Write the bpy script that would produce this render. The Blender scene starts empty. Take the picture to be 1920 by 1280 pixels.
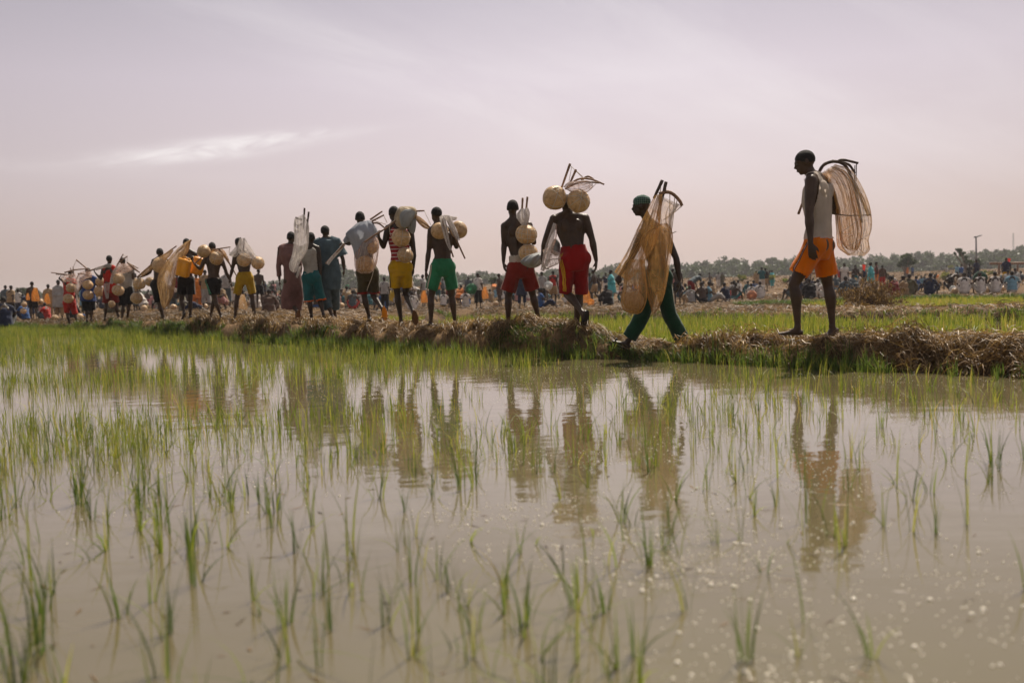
import bpy, math, random
import numpy as np
from mathutils import Vector, Matrix
from mathutils.bvhtree import BVHTree
random.seed(7)
RNG = np.random.default_rng(11)
SC = bpy.context.scene
COL = SC.collection
# ------------------------------------------------------------------ camera
HC, PITCH, ROLL, FPX = 0.87, 3.216, -1.76, 1866.7
cd = bpy.data.cameras.new('camera'); cam = bpy.data.objects.new('camera', cd); COL.objects.link(cam)
cd.sensor_width = 36.0; cd.lens = 35.0; cd.clip_start = 0.05; cd.clip_end = 3000
RM = Matrix.Rotation(math.radians(90 - PITCH), 3, 'X') @ Matrix.Rotation(math.radians(ROLL), 3, 'Z')
cam.matrix_world = Matrix.Translation((0, 0, HC)) @ RM.to_4x4()
cd.dof.use_dof = True; cd.dof.focus_distance = 11.0; cd.dof.aperture_fstop = 2.2
SC.camera = cam
# ------------------------------------------------------------------ sky, sun, exposure
SUN_EL, SUN_AZ = 57.0, 26.0        # azimuth east of the camera's forward axis (+Y)
w = bpy.data.worlds.new('World'); SC.world = w; w.use_nodes = True
nt = w.node_tree; N = nt.nodes; L = nt.links; N.clear()
def nd(t, **k):
    n = N.new(t)
    for a, b in k.items(): setattr(n, a, b)
    return n
out = nd('ShaderNodeOutputWorld'); bg = nd('ShaderNodeBackground'); L.new(bg.outputs[0], out.inputs[0])
sky = nd('ShaderNodeTexSky', sky_type='NISHITA', sun_disc=False)
sky.sun_elevation = math.radians(SUN_EL); sky.sun_rotation = math.radians(SUN_AZ)
sky.air_density = 1.0; sky.dust_density = 4.0; sky.ozone_density = 1.0
tc = nd('ShaderNodeTexCoord'); sx = nd('ShaderNodeSeparateXYZ'); L.new(tc.outputs['Generated'], sx.inputs[0])
def mth(op, a, b=None, clamp=False):
    n = nd('ShaderNodeMath', operation=op); n.use_clamp = clamp
    for i, v in enumerate([a, b]):
        if v is None: continue
        if isinstance(v, (int, float)): n.inputs[i].default_value = v
        else: L.new(v, n.inputs[i])
    return n.outputs[0]
# milky haze: pinkish veil by elevation
ramp = nd('ShaderNodeValToRGB'); L.new(sx.outputs[2], ramp.inputs[0])
cr = ramp.color_ramp
stops = [(0.0, (0.590, 0.455, 0.405)), (0.04, (0.645, 0.508, 0.468)), (0.11, (0.685, 0.578, 0.588)),
         (0.20, (0.650, 0.565, 0.612)), (0.29, (0.485, 0.440, 0.490)), (0.38, (0.50, 0.49, 0.51)), (0.6, (0.46, 0.45, 0.46)), (1.0, (0.38, 0.39, 0.42))]
while len(cr.elements) < len(stops): cr.elements.new(0.5)
for e, (p, c) in zip(cr.elements, stops): e.position = p; e.color = (*c, 1)
# the haze glows towards the sun, and is dimmer away from it
az = mth('ARCTAN2', sx.outputs[0], sx.outputs[1])
el = mth('ARCSINE', sx.outputs[2])
dz = mth('SUBTRACT', az, 0.10)
glow = mth('MULTIPLY', mth('MULTIPLY', dz, dz), -2.0)
glow = mth('EXPONENT', glow)
gl = mth('ADD', mth('MULTIPLY', glow, 0.46), 0.56)
hz = nd('ShaderNodeVectorMath', operation='SCALE'); L.new(ramp.outputs[0], hz.inputs[0]); L.new(gl, hz.inputs['Scale'])
# clouds: thin cirrus laid out by direction
def cirrus(az0, el0, rot, wa, we, sc, thr, det=6.0, dist=0.6):
    a = mth('SUBTRACT', az, az0); e = mth('SUBTRACT', el, el0)
    c, s = math.cos(rot), math.sin(rot)
    u = mth('ADD', mth('MULTIPLY', a, c), mth('MULTIPLY', e, s))
    v = mth('SUBTRACT', mth('MULTIPLY', e, c), mth('MULTIPLY', a, s))
    cb = nd('ShaderNodeCombineXYZ'); L.new(mth('MULTIPLY', u, sc), cb.inputs[0]); L.new(mth('MULTIPLY', v, sc * 5), cb.inputs[1])
    nz = nd('ShaderNodeTexNoise'); nz.inputs['Scale'].default_value = 1; nz.inputs['Detail'].default_value = det
    nz.inputs['Roughness'].default_value = 0.62; nz.inputs['Distortion'].default_value = dist
    L.new(cb.outputs[0], nz.inputs['Vector'])
    g = mth('EXPONENT', mth('MULTIPLY', mth('ADD', mth('POWER', mth('ABSOLUTE', mth('DIVIDE', u, wa)), 2.0), mth('POWER', mth('ABSOLUTE', mth('DIVIDE', v, we)), 2.0)), -1.0))
    f = mth('MULTIPLY', mth('SUBTRACT', nz.outputs[0], thr), 3.0, True)
    return mth('MULTIPLY', f, g)
c1 = cirrus(-0.285, 0.137, 0.12, 0.085, 0.0085, 11, 0.30, 9, 1.0)
c1b = cirrus(-0.225, 0.149, 0.08, 0.065, 0.0045, 16, 0.34, 8, 0.8)
c2 = cirrus(-0.02, 0.185, -0.30, 0.30, 0.035, 3.2, 0.38)
c3 = cirrus(0.10, 0.30, -0.42, 0.55, 0.10, 2.0, 0.42)
c4 = cirrus(-0.44, 0.12, -0.05, 0.14, 0.006, 9, 0.3)
c5 = cirrus(0.25, 0.17, -0.12, 0.30, 0.03, 2.6, 0.36)
cl = mth('ADD', mth('ADD', mth('MULTIPLY', c1, 1.0), mth('MULTIPLY', c1b, 0.7)), mth('ADD', mth('MULTIPLY', c2, 0.38), mth('ADD', mth('MULTIPLY', c3, 0.4), mth('ADD', mth('MULTIPLY', c4, 0.12), mth('MULTIPLY', c5, 0.22)))), True)
mc = nd('ShaderNodeMixRGB'); L.new(cl, mc.inputs[0]); L.new(hz.outputs[0], mc.inputs[1]); mc.inputs[2].default_value = (0.93, 0.87, 0.86, 1)
nis = nd('ShaderNodeVectorMath', operation='SCALE'); L.new(sky.outputs[0], nis.inputs[0]); nis.inputs['Scale'].default_value = 0.06
mx = nd('ShaderNodeMixRGB'); mx.inputs[0].default_value = 0.84; L.new(nis.outputs[0], mx.inputs[1]); L.new(mc.outputs[0], mx.inputs[2])
L.new(mx.outputs[0], bg.inputs[0]); bg.inputs[1].default_value = 1.0
sd = bpy.data.lights.new('sun', 'SUN'); sun = bpy.data.objects.new('sun', sd); COL.objects.link(sun)
sd.energy = 5.0; sd.angle = math.radians(0.9); sd.color = (1.0, 0.90, 0.76)
se, sa = math.radians(SUN_EL), math.radians(SUN_AZ)
sun_dir = Vector((math.sin(sa) * math.cos(se), math.cos(sa) * math.cos(se), math.sin(se)))
sun.rotation_euler = (-sun_dir).to_track_quat('-Z', 'Y').to_euler()
sun.location = (20, 40, 50)
SC.view_settings.view_transform = 'Standard'; SC.view_settings.look = 'None'
SC.view_settings.exposure = 0.28; SC.view_settings.gamma = 1.0
SC.render.engine = 'CYCLES'
cy = SC.cycles
cy.use_denoising = True; cy.denoiser = 'OPENIMAGEDENOISE'
cy.max_bounces = 7; cy.diffuse_bounces = 2; cy.glossy_bounces = 3; cy.transmission_bounces = 3
cy.transparent_max_bounces = 20; cy.volume_bounces = 0; cy.sample_clamp_indirect = 4.0
cy.use_adaptive_sampling = True; cy.adaptive_threshold = 0.02
# ------------------------------------------------------------------ helpers
def P(px, py, d):
    """point at world depth Y=d along the sight line of photo pixel (px,py)"""
    v = RM @ Vector(((px - 960) / FPX, -(py - 640) / FPX, -1))
    return Vector((0, 0, HC)) + v * (d / v.y)
def yh(px): return 517 + (1550 - px) * 0.0307
def Xof(px, d): return P(px, yh(px), d).x
def PXof(x, y): return 960 + x / y * FPX

def props(o, label=None, cat=None, group=None, kind=None):
    if label: o['label'] = label
    if cat: o['category'] = cat
    if group: o['group'] = group
    if kind: o['kind'] = kind
    return o
def empty(name, loc, label=None, cat=None, group=None, kind=None):
    o = bpy.data.objects.new(name, None); COL.objects.link(o); o.location = loc
    o.empty_display_size = 0.2
    return props(o, label, cat, group, kind)
class G:
    """geometry collector"""
    def __init__(s): s.v = []; s.f = []; s.n = 0; s.c = []
    def add(s, v, f, tint=None):
        v = np.asarray(v, float); s.v.append(v)
        for q in f: s.f.append([i + s.n for i in q])
        s.n += len(v)
        if tint is not None: s.c.append(np.full(len(v), tint))
    def tube(s, pts, rad, side=None, seg=10, ratio=1.0, cap=True, tint=None):
        """pts list of Vector; rad list of r or (rs,rd); side: vector or list of vectors for the wide axis"""
        pts = [Vector(p) for p in pts]; n = len(pts); V = []; F = []
        prev = None
        for i in range(n):
            d = (pts[min(i + 1, n - 1)] - pts[max(i - 1, 0)])
            d = d.normalized() if d.length > 1e-9 else Vector((0, 0, 1))
            if side is None:
                a = prev if prev is not None else Vector((1, 0, 0)) if abs(d.x) < 0.8 else Vector((0, 1, 0))
            else: a = Vector(side[i]) if isinstance(side, list) else Vector(side)
            a = a - d * a.dot(d)
            if a.length < 1e-5: a = d.orthogonal()
            a.normalize(); b = d.cross(a); prev = a
            r = rad[i] if isinstance(rad, (list, tuple)) else rad
            ra, rb = r if isinstance(r, (list, tuple)) else (r, r * ratio)
            for k in range(seg):
                t = 2 * math.pi * k / seg
                V.append(pts[i] + a * (ra * math.cos(t)) + b * (rb * math.sin(t)))
        for i in range(n - 1):
            for k in range(seg):
                k2 = (k + 1) % seg
                F.append([i * seg + k, i * seg + k2, (i + 1) * seg + k2, (i + 1) * seg + k])
        if cap:
            F.append(list(range(seg))[::-1]); F.append([(n - 1) * seg + k for k in range(seg)])
        s.add([tuple(v) for v in V], F, tint)
    def ball(s, c, r, ax=None, seg=14, rings=9, tint=None):
        """ellipsoid; r=(a,b,c) in the frame ax (3x3 columns)"""
        if not isinstance(r, (tuple, list)): r = (r, r, r)
        A = ax if ax is not None else Matrix.Identity(3)
        V = []; F = []
        c = Vector(c)
        V.append(c + A @ Vector((0, 0, r[2])))
        for i in range(1, rings):
            ph = math.pi * i / rings
            for k in range(seg):
                t = 2 * math.pi * k / seg
                V.append(c + A @ Vector((r[0] * math.sin(ph) * math.cos(t), r[1] * math.sin(ph) * math.sin(t), r[2] * math.cos(ph))))
        V.append(c - A @ Vector((0, 0, r[2])))
        for k in range(seg):
            k2 = (k + 1) % seg
            F.append([0, 1 + k, 1 + k2])
            for i in range(rings - 2):
                F.append([1 + i * seg + k, 1 + (i + 1) * seg + k, 1 + (i + 1) * seg + k2, 1 + i * seg + k2])
            F.append([1 + (rings - 2) * seg + k, len(V) - 1, 1 + (rings - 2) * seg + k2])
        s.add([tuple(v) for v in V], F, tint)
    def box(s, c, sz, ax=None, tint=None):
        A = ax if ax is not None else Matrix.Identity(3); V = []
        for z in (-1, 1):
            for x, y in ((-1, -1), (1, -1), (1, 1), (-1, 1)):
                V.append(tuple(Vector(c) + A @ Vector((x * sz[0] / 2, y * sz[1] / 2, z * sz[2] / 2))))
        s.add(V, [[3, 2, 1, 0], [4, 5, 6, 7], [0, 1, 5, 4], [1, 2, 6, 5], [2, 3, 7, 6], [3, 0, 4, 7]], tint)
    def mesh(s, name, base=(0, 0, 0), smooth=True):
        me = bpy.data.meshes.new(name)
        V = np.vstack(s.v) - np.array(base)
        me.from_pydata(V.tolist(), [], s.f)
        if smooth: me.polygons.foreach_set('use_smooth', np.ones(len(me.polygons), bool))
        if s.c:
            at = me.attributes.new('tint', 'FLOAT', 'POINT'); at.data.foreach_set('value', np.concatenate(s.c).astype(np.float32))
        me.update(); return me
def link(name, me, mat, parent=None, base=None):
    o = bpy.data.objects.new(name, me); COL.objects.link(o)
    if mat is not None:
        if len(me.materials) == 0: me.materials.append(mat)
    if parent is not None: o.parent = parent
    if base is not None: o.location = base
    return o
def quadmesh(name, V, F, tint=None, smooth=False):
    """fast mesh from (n,3) verts and (m,4) faces"""
    V = np.ascontiguousarray(V, np.float32); F = np.ascontiguousarray(F, np.int32)
    me = bpy.data.meshes.new(name)
    me.vertices.add(len(V)); me.vertices.foreach_set('co', V.ravel())
    k = F.shape[1]
    me.loops.add(F.size); me.loops.foreach_set('vertex_index', F.ravel())
    me.polygons.add(len(F)); me.polygons.foreach_set('loop_start', np.arange(0, F.size, k, dtype=np.int32))
    me.polygons.foreach_set('loop_total', np.full(len(F), k, np.int32))
    if smooth: me.polygons.foreach_set('use_smooth', np.ones(len(F), bool))
    if tint is not None:
        at = me.attributes.new('tint', 'FLOAT', 'POINT'); at.data.foreach_set('value', np.asarray(tint, np.float32))
    me.update(calc_edges=True); me.validate(); return me
def catmull(pts, per=6):
    pts = [Vector(p) for p in pts]
    if len(pts) < 3: return [pts[0].lerp(pts[-1], i / per) for i in range(per + 1)]
    q = [2 * pts[0] - pts[1]] + pts + [2 * pts[-1] - pts[-2]]; r = []
    for i in range(1, len(q) - 2):
        a, b, c, d = q[i - 1:i + 3]
        for j in range(per):
            t = j / per
            r.append(0.5 * ((2 * b) + (c - a) * t + (2 * a - 5 * b + 4 * c - d) * t * t + (3 * b - a - 3 * c + d) * t ** 3))
    r.append(pts[-1]); return r
# value noise, vectorised
_perm = np.random.default_rng(3).random(65536)
def _h(i, j, k): return _perm[((i * 73856093) ^ (j * 19349663) ^ (k * 83492791)) & 65535]
def vn(x, y, z=0.0):
    x, y, z = np.broadcast_arrays(np.asarray(x, float), np.asarray(y, float), np.asarray(z, float))
    i = np.floor(x).astype(np.int64); j = np.floor(y).astype(np.int64); k = np.floor(z).astype(np.int64)
    u = x - i; v = y - j; t = z - k
    u = u * u * (3 - 2 * u); v = v * v * (3 - 2 * v); t = t * t * (3 - 2 * t)
    r = 0
    for a in (0, 1):
        for b in (0, 1):
            for c in (0, 1):
                r = r + _h(i + a, j + b, k + c) * (u if a else 1 - u) * (v if b else 1 - v) * (t if c else 1 - t)
    return r * 2 - 1
def fbm(x, y, z=0.0, o=4):
    s = 0; a = 1.0; f = 1.0
    for i in range(o):
        s = s + a * vn(x * f + 17 * i, y * f + 5 * i, z * f + 3 * i); a *= 0.5; f *= 2.03
    return s
def sst(a, b, x):
    t = np.clip((x - a) / (b - a), 0, 1); return t * t * (3 - 2 * t)
# ------------------------------------------------------------------ materials
def mat(name, fn):
    m = bpy.data.materials.new(name); m.use_nodes = True; t = m.node_tree; t.nodes.clear()
    o = t.nodes.new('ShaderNodeOutputMaterial')
    class T: pass
    h = T(); h.t = t; h.m = m; h.out = o
    def n(ty, **k):
        q = t.nodes.new(ty)
        for a, b in k.items():
            if a == 'ins':
                for i, v in b.items(): q.inputs[i].default_value = v
            else: setattr(q, a, b)
        return q
    h.n = n; h.l = lambda a, b: t.links.new(a, b)
    def noise(scale, detail=4, rough=0.55, coord='Object', stretch=None, dist=0.0):
        c = n('ShaderNodeTexCoord'); z = n('ShaderNodeTexNoise')
        z.inputs['Scale'].default_value = scale; z.inputs['Detail'].default_value = detail
        z.inputs['Roughness'].default_value = rough; z.inputs['Distortion'].default_value = dist
        s = c.outputs[coord]
        if stretch:
            mp = n('ShaderNodeMapping'); mp.inputs['Scale'].default_value = stretch; h.l(s, mp.inputs[0]); s = mp.outputs[0]
        h.l(s, z.inputs['Vector']); return z.outputs[0]
    h.noise = noise
    def rampn(src, stops, interp='LINEAR'):
        r = n('ShaderNodeValToRGB'); e = r.color_ramp; e.interpolation = interp
        while len(e.elements) < len(stops): e.elements.new(0.5)
        for q, (p, c) in zip(e.elements, stops): q.position = p; q.color = (*c, 1) if len(c) == 3 else c
        h.l(src, r.inputs[0]); return r.outputs[0]
    h.ramp = rampn
    def bump(src, st, dist=0.01, normal=None):
        b = n('ShaderNodeBump'); b.inputs['Strength'].default_value = st; b.inputs['Distance'].default_value = dist
        h.l(src, b.inputs['Height'])
        if normal: h.l(normal, b.inputs['Normal'])
        return b.outputs[0]
    h.bump = bump
    def bsdf(**k):
        b = n('ShaderNodeBsdfPrincipled')
        for a, v in k.items():
            a = a.replace('_', ' ')
            if hasattr(v, 'type') or hasattr(v, 'is_linked'): h.l(v, b.inputs[a])
            else: b.inputs[a].default_value = v if not (isinstance(v, tuple) and len(v) == 3) else (*v, 1)
        return b
    h.bsdf = bsdf
    fn(h); return m
def surf(h, s): h.l(s.outputs[0] if hasattr(s, 'outputs') else s, h.out.inputs[0])
def mix(h, f, a, b):
    m = h.n('ShaderNodeMixShader')
    if isinstance(f, (int, float)): m.inputs[0].default_value = f
    else: h.l(f, m.inputs[0])
    h.l(a.outputs[0] if hasattr(a, 'outputs') else a, m.inputs[1]); h.l(b.outputs[0] if hasattr(b, 'outputs') else b, m.inputs[2]); return m
def cmul(h, a, b, f=1.0, mode='MULTIPLY'):
    m = h.n('ShaderNodeMixRGB', blend_type=mode); m.inputs[0].default_value = f
    for i, v in ((1, a), (2, b)):
        if isinstance(v, tuple): m.inputs[i].default_value = (*v, 1) if len(v) == 3 else v
        else: h.l(v, m.inputs[i])
    return m.outputs[0]
def m_leaf(name, stops, trans=0.5):
    def f(h):
        a = h.n('ShaderNodeAttribute', attribute_name='tint')
        c = h.ramp(a.outputs['Fac'], stops)
        b = h.bsdf(Base_Color=c, Roughness=0.5); b.inputs['Specular IOR Level'].default_value = 0.35
        t = h.n('ShaderNodeBsdfTranslucent'); c2 = cmul(h, c, (1.45, 1.4, 0.75)); h.l(c2, t.inputs[0])
        surf(h, mix(h, trans, b, t))
    return mat(name, f)
M = {}
M['rice'] = m_leaf('rice_leaf', [(0.0, (0.050, 0.085, 0.024)), (0.45, (0.130, 0.175, 0.036)), (0.8, (0.270, 0.280, 0.060)), (0.96, (0.30, 0.27, 0.09)), (1.0, (0.36, 0.26, 0.12))], 0.52)
M['grass'] = m_leaf('bank_grass', [(0.0, (0.035, 0.066, 0.020)), (0.6, (0.10, 0.15, 0.04)), (1.0, (0.26, 0.24, 0.08))], 0.45)
M['straw'] = m_leaf('dry_straw', [(0.0, (0.04, 0.025, 0.015)), (0.35, (0.125, 0.078, 0.038)), (0.7, (0.26, 0.160, 0.075)), (1.0, (0.50, 0.34, 0.18))], 0.22)
M['wood_leaf'] = m_leaf('tree_leaf', [(0.0, (0.018, 0.034, 0.010)), (0.5, (0.034, 0.062, 0.016)), (1.0, (0.065, 0.095, 0.026))], 0.25)
def f(h):
    n1 = h.noise(0.9, 6); n2 = h.noise(14, 5, 0.7)
    c = h.ramp(n1, [(0.3, (0.15, 0.095, 0.055)), (0.5, (0.24, 0.155, 0.085)), (0.7, (0.33, 0.215, 0.115))])
    c = cmul(h, c, h.ramp(n2, [(0.3, (0.55, 0.52, 0.48)), (0.7, (1.15, 1.12, 1.05))]))
    # wet, dark mud close to the water level
    g = h.n('ShaderNodeNewGeometry'); s = h.n('ShaderNodeSeparateXYZ'); h.l(g.outputs['Position'], s.inputs[0])
    at = h.n('ShaderNodeAttribute', attribute_name='tint')
    c = cmul(h, c, h.ramp(at.outputs['Fac'], [(0.0, (0.22, 0.19, 0.17)), (1.0, (1, 1, 1))]))
    b = h.bsdf(Base_Color=c, Roughness=0.95, Normal=h.bump(n2, 0.9, 0.05)); b.inputs['Specular IOR Level'].default_value = 0.2
    surf(h, b)
M['earth'] = mat('earth', f)
def f(h):
    c = h.n('ShaderNodeTexCoord'); mp = h.n('ShaderNodeMapping'); mp.inputs['Scale'].default_value = (1, 1.6, 1); h.l(c.outputs['Object'], mp.inputs[0])
    zs = []
    for sc, st, de in ((2.2, 0.045, 3), (17.0, 0.028, 3), (70.0, 0.018, 2)):
        z = h.n('ShaderNodeTexNoise'); z.inputs['Scale'].default_value = sc; z.inputs['Detail'].default_value = de; h.l(mp.outputs[0], z.inputs['Vector']); zs.append((z.outputs[0], st, sc))
    nn = None
    for z, st, sc in zs: nn = h.bump(z, st, 0.16 / sc, nn)
    col = h.ramp(h.noise(0.35, 4), [(0.3, (0.108, 0.086, 0.044)), (0.7, (0.145, 0.120, 0.066))])
    b = h.bsdf(Base_Color=col, Roughness=0.035, IOR=1.5, Normal=nn)
    b.inputs['Specular IOR Level'].default_value = 0.5
    surf(h, b)
M['water'] = mat('muddy_water', f)
def f(h):
    b = h.bsdf(Base_Color=(0.80, 0.72, 0.58), Roughness=0.2, IOR=1.5); b.inputs['Coat Weight'].default_value = 0.8; b.inputs['Coat Roughness'].default_value = 0.10  # pale base colour stands in for sun glints on the water
    surf(h, b)
M['bubble'] = mat('water_bubble', f)
# ================================================================== terrain
_wl = [(1920, 712), (1500, 690), (1200, 675), (1083, 672), (960, 668), (830, 661), (700, 655), (500, 643), (300, 629), (150, 619), (0, 617)]
def hit0(px, py, z=0.0):
    v = RM @ Vector(((px - 960) / FPX, -(py - 640) / FPX, -1)); t = (z - HC) / v.z
    return (v.x * t, v.y * t)
WL = [hit0(*q) for q in _wl]; WL = [(9.0, 2.2), (6.2, 5.2)] + WL + [(-26, 41), (-60, 75)]
WL.sort(); WLx = np.array([q[0] for q in WL]); WLy = np.array([q[1] for q in WL])
def Yw(x): return np.interp(x, WLx, WLy)
_w2 = [(1920, 601), (1600, 602), (1300, 601), (1000, 602), (880, 603)]
W2 = sorted([hit0(*q) for q in _w2] + [(20.0, 13.0), (-6, 29)])
W2x = np.array([q[0] for q in W2]); W2y = np.array([q[1] for q in W2])
def Y2(x): return np.interp(x, W2x, W2y)
Z3 = -0.26
_w3 = [(2100, 562.5), (1920, 564), (1780, 564.5), (1700, 567)]
W3 = sorted([hit0(*q, Z3) for q in _w3]); W3x = np.array([q[0] for q in W3]); W3y = np.array([q[1] for q in W3])
def crowdz(x, y):
    u = x / np.maximum(y, 1)
    z = 0.16 - 0.36 * sst(-0.34, -0.04, u)
    z = z + 0.03 * sst(-0.1, 0.4, u) - 0.30 * sst(-0.385, -0.46, u)
    far = sst(85, 280, y)
    return z * (1 - far) + 1.25 * far + 0.5 * sst(300, 420, y)
def terrain(x, y, fine=True):
    x = np.asarray(x, float); y = np.asarray(y, float)
    wob = 0.12 * fbm(x * 0.9, y * 0.9, 2.0, 3)
    t = y - Yw(x) + wob
    top = np.interp(x, [-9, -1, -0.3, 0.2, 0.75, 1.25, 2.35, 2.95, 4.0, 6.0], [0.23, 0.25, 0.28, 0.31, 0.27, 0.11, 0.11, 0.20, 0.21, 0.21]) + 0.035 * fbm(x * 0.9, y * 0.9, 4.0, 2)
    top = top * (1 - 0.55 * sst(-9, -13, x))
    h1 = -0.16 + (top + 0.16) * sst(-0.12, 0.42 + 0.5 * sst(2.9, 4.0, x), t)
    # paddy behind the bank on the right
    right = sst(-2.6, -1.2, x - 0.03 * (y - 14) + 0.25 * wob)
    bw = 1.30 - 0.35 * sst(0.9, 1.4, x) + 0.45 * sst(2.5, 3.3, x); back = sst(bw, bw + 0.6, t) * right
    h = h1 * (1 - back) + (-0.16) * back
    # second bank
    t2 = y - Y2(x) + 0.25 * fbm(x * 0.6, y * 0.6, 8.0, 3)
    b2 = sst(-0.2, 0.6, t2) * sst(-2.6, 0.5, x + 2)
    top2 = 0.13 + 0.04 * fbm(x, y, 1.0, 2)
    h = np.where(t > 0.9, h * (1 - b2) + top2 * b2, h)
    # falling to the crowd's ground
    cz = crowdz(x, y)
    k = sst(25, 40, y - 0 * x)
    kl = sst(1.6, 10, t)
    h = np.where(x < -2.0, h * (1 - kl) + (cz + 0.05) * kl, h)
    k2 = sst(2.2, 7.5, t2) * (t > 3)
    h = np.where(x >= -2.0, h * (1 - k2) + cz * k2, h)
    # third, narrow paddy on the far right
    y3 = np.interp(x, W3x, W3y); s3 = sst(10.2, 12.5, x) * sst(-8.5, -7.3, y - y3) * (1 - sst(-0.4, 0.5, y - y3))
    h = h * (1 - s3) + (Z3 - 0.12) * s3
    # clods
    above = sst(-0.05, 0.12, h)
    nz = (0.040 * fbm(x * 3.1, y * 3.1, 0, 4) + 0.09 * (0.5 - np.abs(vn(x * 2.6 + 7, y * 2.6, 3))) + 0.035 * vn(x * 7, y * 7, 5) * sst(-0.3, 0.1, t) * (1 - 0.75 * sst(0.5, 1.2, t))) * (0.35 + 0.65 * above) if fine else 0
    if fine: nz = nz + 0.07 * fbm(x * 1.4, y * 1.1, 31, 3) * sst(19, 25, y) * (1 - sst(48, 60, y)) * sst(0.02, 0.14, np.where(x > 8, h - Z3, h + 0.12)) * (t > 2.5) * (1 - 0.8 * sst(-6, -12, x))
    return h + nz
def axis(segs):
    r = []
    for a, b, n in segs: r += list(np.linspace(a, b, n, endpoint=False))
    return np.array(r + [segs[-1][1]])
xs = axis([(-900, -120, 24), (-120, -40, 40), (-40, -16, 110), (-16, 10, 330), (10, 26, 110), (26, 60, 50), (60, 200, 36), (200, 900, 20)])
ys = axis([(-30, 2, 12), (2, 7, 30), (7, 18, 200), (18, 34, 210), (34, 60, 130), (60, 120, 80), (120, 320, 60), (320, 1400, 24)])
XX, YY = np.meshgrid(xs, ys)
ZZ = terrain(XX, YY)
TT = YY - Yw(XX)
nx, ny = len(xs), len(ys)
idx = np.arange(nx * ny).reshape(ny, nx)
F = np.stack([idx[:-1, :-1], idx[:-1, 1:], idx[1:, 1:], idx[1:, :-1]], -1).reshape(-1, 4)
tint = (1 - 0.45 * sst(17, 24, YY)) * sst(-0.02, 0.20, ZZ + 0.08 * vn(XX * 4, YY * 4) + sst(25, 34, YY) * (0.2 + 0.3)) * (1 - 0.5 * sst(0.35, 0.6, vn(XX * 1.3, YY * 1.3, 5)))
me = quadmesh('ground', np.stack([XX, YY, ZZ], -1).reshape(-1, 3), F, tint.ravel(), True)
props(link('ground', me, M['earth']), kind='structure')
def gz(x, y): return float(terrain(x, y))
def water(name, poly, z):
    g = G(); g.add([(x, y, z) for x, y in poly], [list(range(len(poly)))])
    return props(link(name, g.mesh(name, smooth=False), M['water']), kind='structure')
front = [(-70, -28), (14, -28), (14, 1.0)] + [(x, y + 0.75) for x, y in WL[::-1]]
water('water', front, 0.0)
xs2 = np.linspace(-4.2, 22, 40)
p2 = [(x, Yw(x) + 0.9 if x < 9 else 3.5) for x in xs2] + [(x, Y2(x) + 1.0) for x in xs2[::-1]]
water('paddy_water', p2, -0.004)
xs3 = np.linspace(9.6, 24, 10)
p3 = [(x, float(np.interp(x, W3x, W3y)) - 9) for x in xs3] + [(x, float(np.interp(x, W3x, W3y)) + 0.7) for x in xs3[::-1]]
water('channel_water', p3, Z3)
# ================================================================== blades
def blades(base, h, lean, ldir, wd, nseg, tint, curl=1.8, kink=None):
    n = len(base); t = np.linspace(0, 1, nseg + 1)
    ld = np.stack([np.cos(ldir), np.sin(ldir), np.zeros(n)], -1)
    sa = ldir + np.pi / 2 + RNG.uniform(-0.9, 0.9, n)
    sd_ = np.stack([np.cos(sa), np.sin(sa), np.zeros(n)], -1)
    tt = t[None, :]
    up = h[:, None] * (tt - 0.35 * np.minimum(lean, 1.6)[:, None] * tt ** 2.2)
    sidew = h[:, None] * lean[:, None] * tt ** curl
    c = base[:, None, :] + ld[:, None, :] * sidew[..., None]
    c[..., 2] += up
    ww = wd[:, None] * (1 - tt) ** 0.6 * (0.55 + 0.9 * np.sin(np.pi * np.clip(tt * 0.8 + 0.15, 0, 1)))
    ww = np.maximum(ww, 0.0004)
    V = np.stack([c - sd_[:, None, :] * ww[..., None] / 2, c + sd_[:, None, :] * ww[..., None] / 2], 2)
    V = V.reshape(-1, 3)
    k = 2 * (nseg + 1); b0 = (np.arange(n) * k)[:, None, None]
    j = np.arange(nseg)[None, :, None] * 2
    F = (b0 + j + np.array([0, 1, 3, 2])[None, None, :]).reshape(-1, 4)
    return V, F, np.repeat(tint, k)
def tufts(pos, hs, nb, spread, wd, nseg, leanr=(0.05, 0.5), tint=(0.1, 0.7)):
    pos = np.asarray(pos); nbv = RNG.integers(nb[0], nb[1] + 1, len(pos)); ids = np.repeat(np.arange(len(pos)), nbv)
    n = len(ids); b = pos[ids].copy(); a = RNG.uniform(0, 2 * np.pi, n)
    b[:, 0] += np.cos(a) * spread * RNG.random(n); b[:, 1] += np.sin(a) * spread * RNG.random(n)
    h = hs[ids] * RNG.uniform(0.55, 1.08, n)
    lean = RNG.uniform(leanr[0], leanr[1], n) ** 1.3
    big = RNG.random(n) < 0.10; lean[big] += RNG.uniform(0.4, 1.1, big.sum())
    ti = np.clip(RNG.uniform(tint[0], tint[1], n) + np.where(RNG.random(n) < 0.09, 0.5, 0), 0, 1)
    ti = np.clip(ti + (RNG.random(len(pos)) * 0.3 - 0.15)[ids], 0, 1)
    return blades(b, h, lean, a + RNG.normal(0, 0.5, n), RNG.uniform(0.7, 1.25, n) * wd, nseg, ti)
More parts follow.
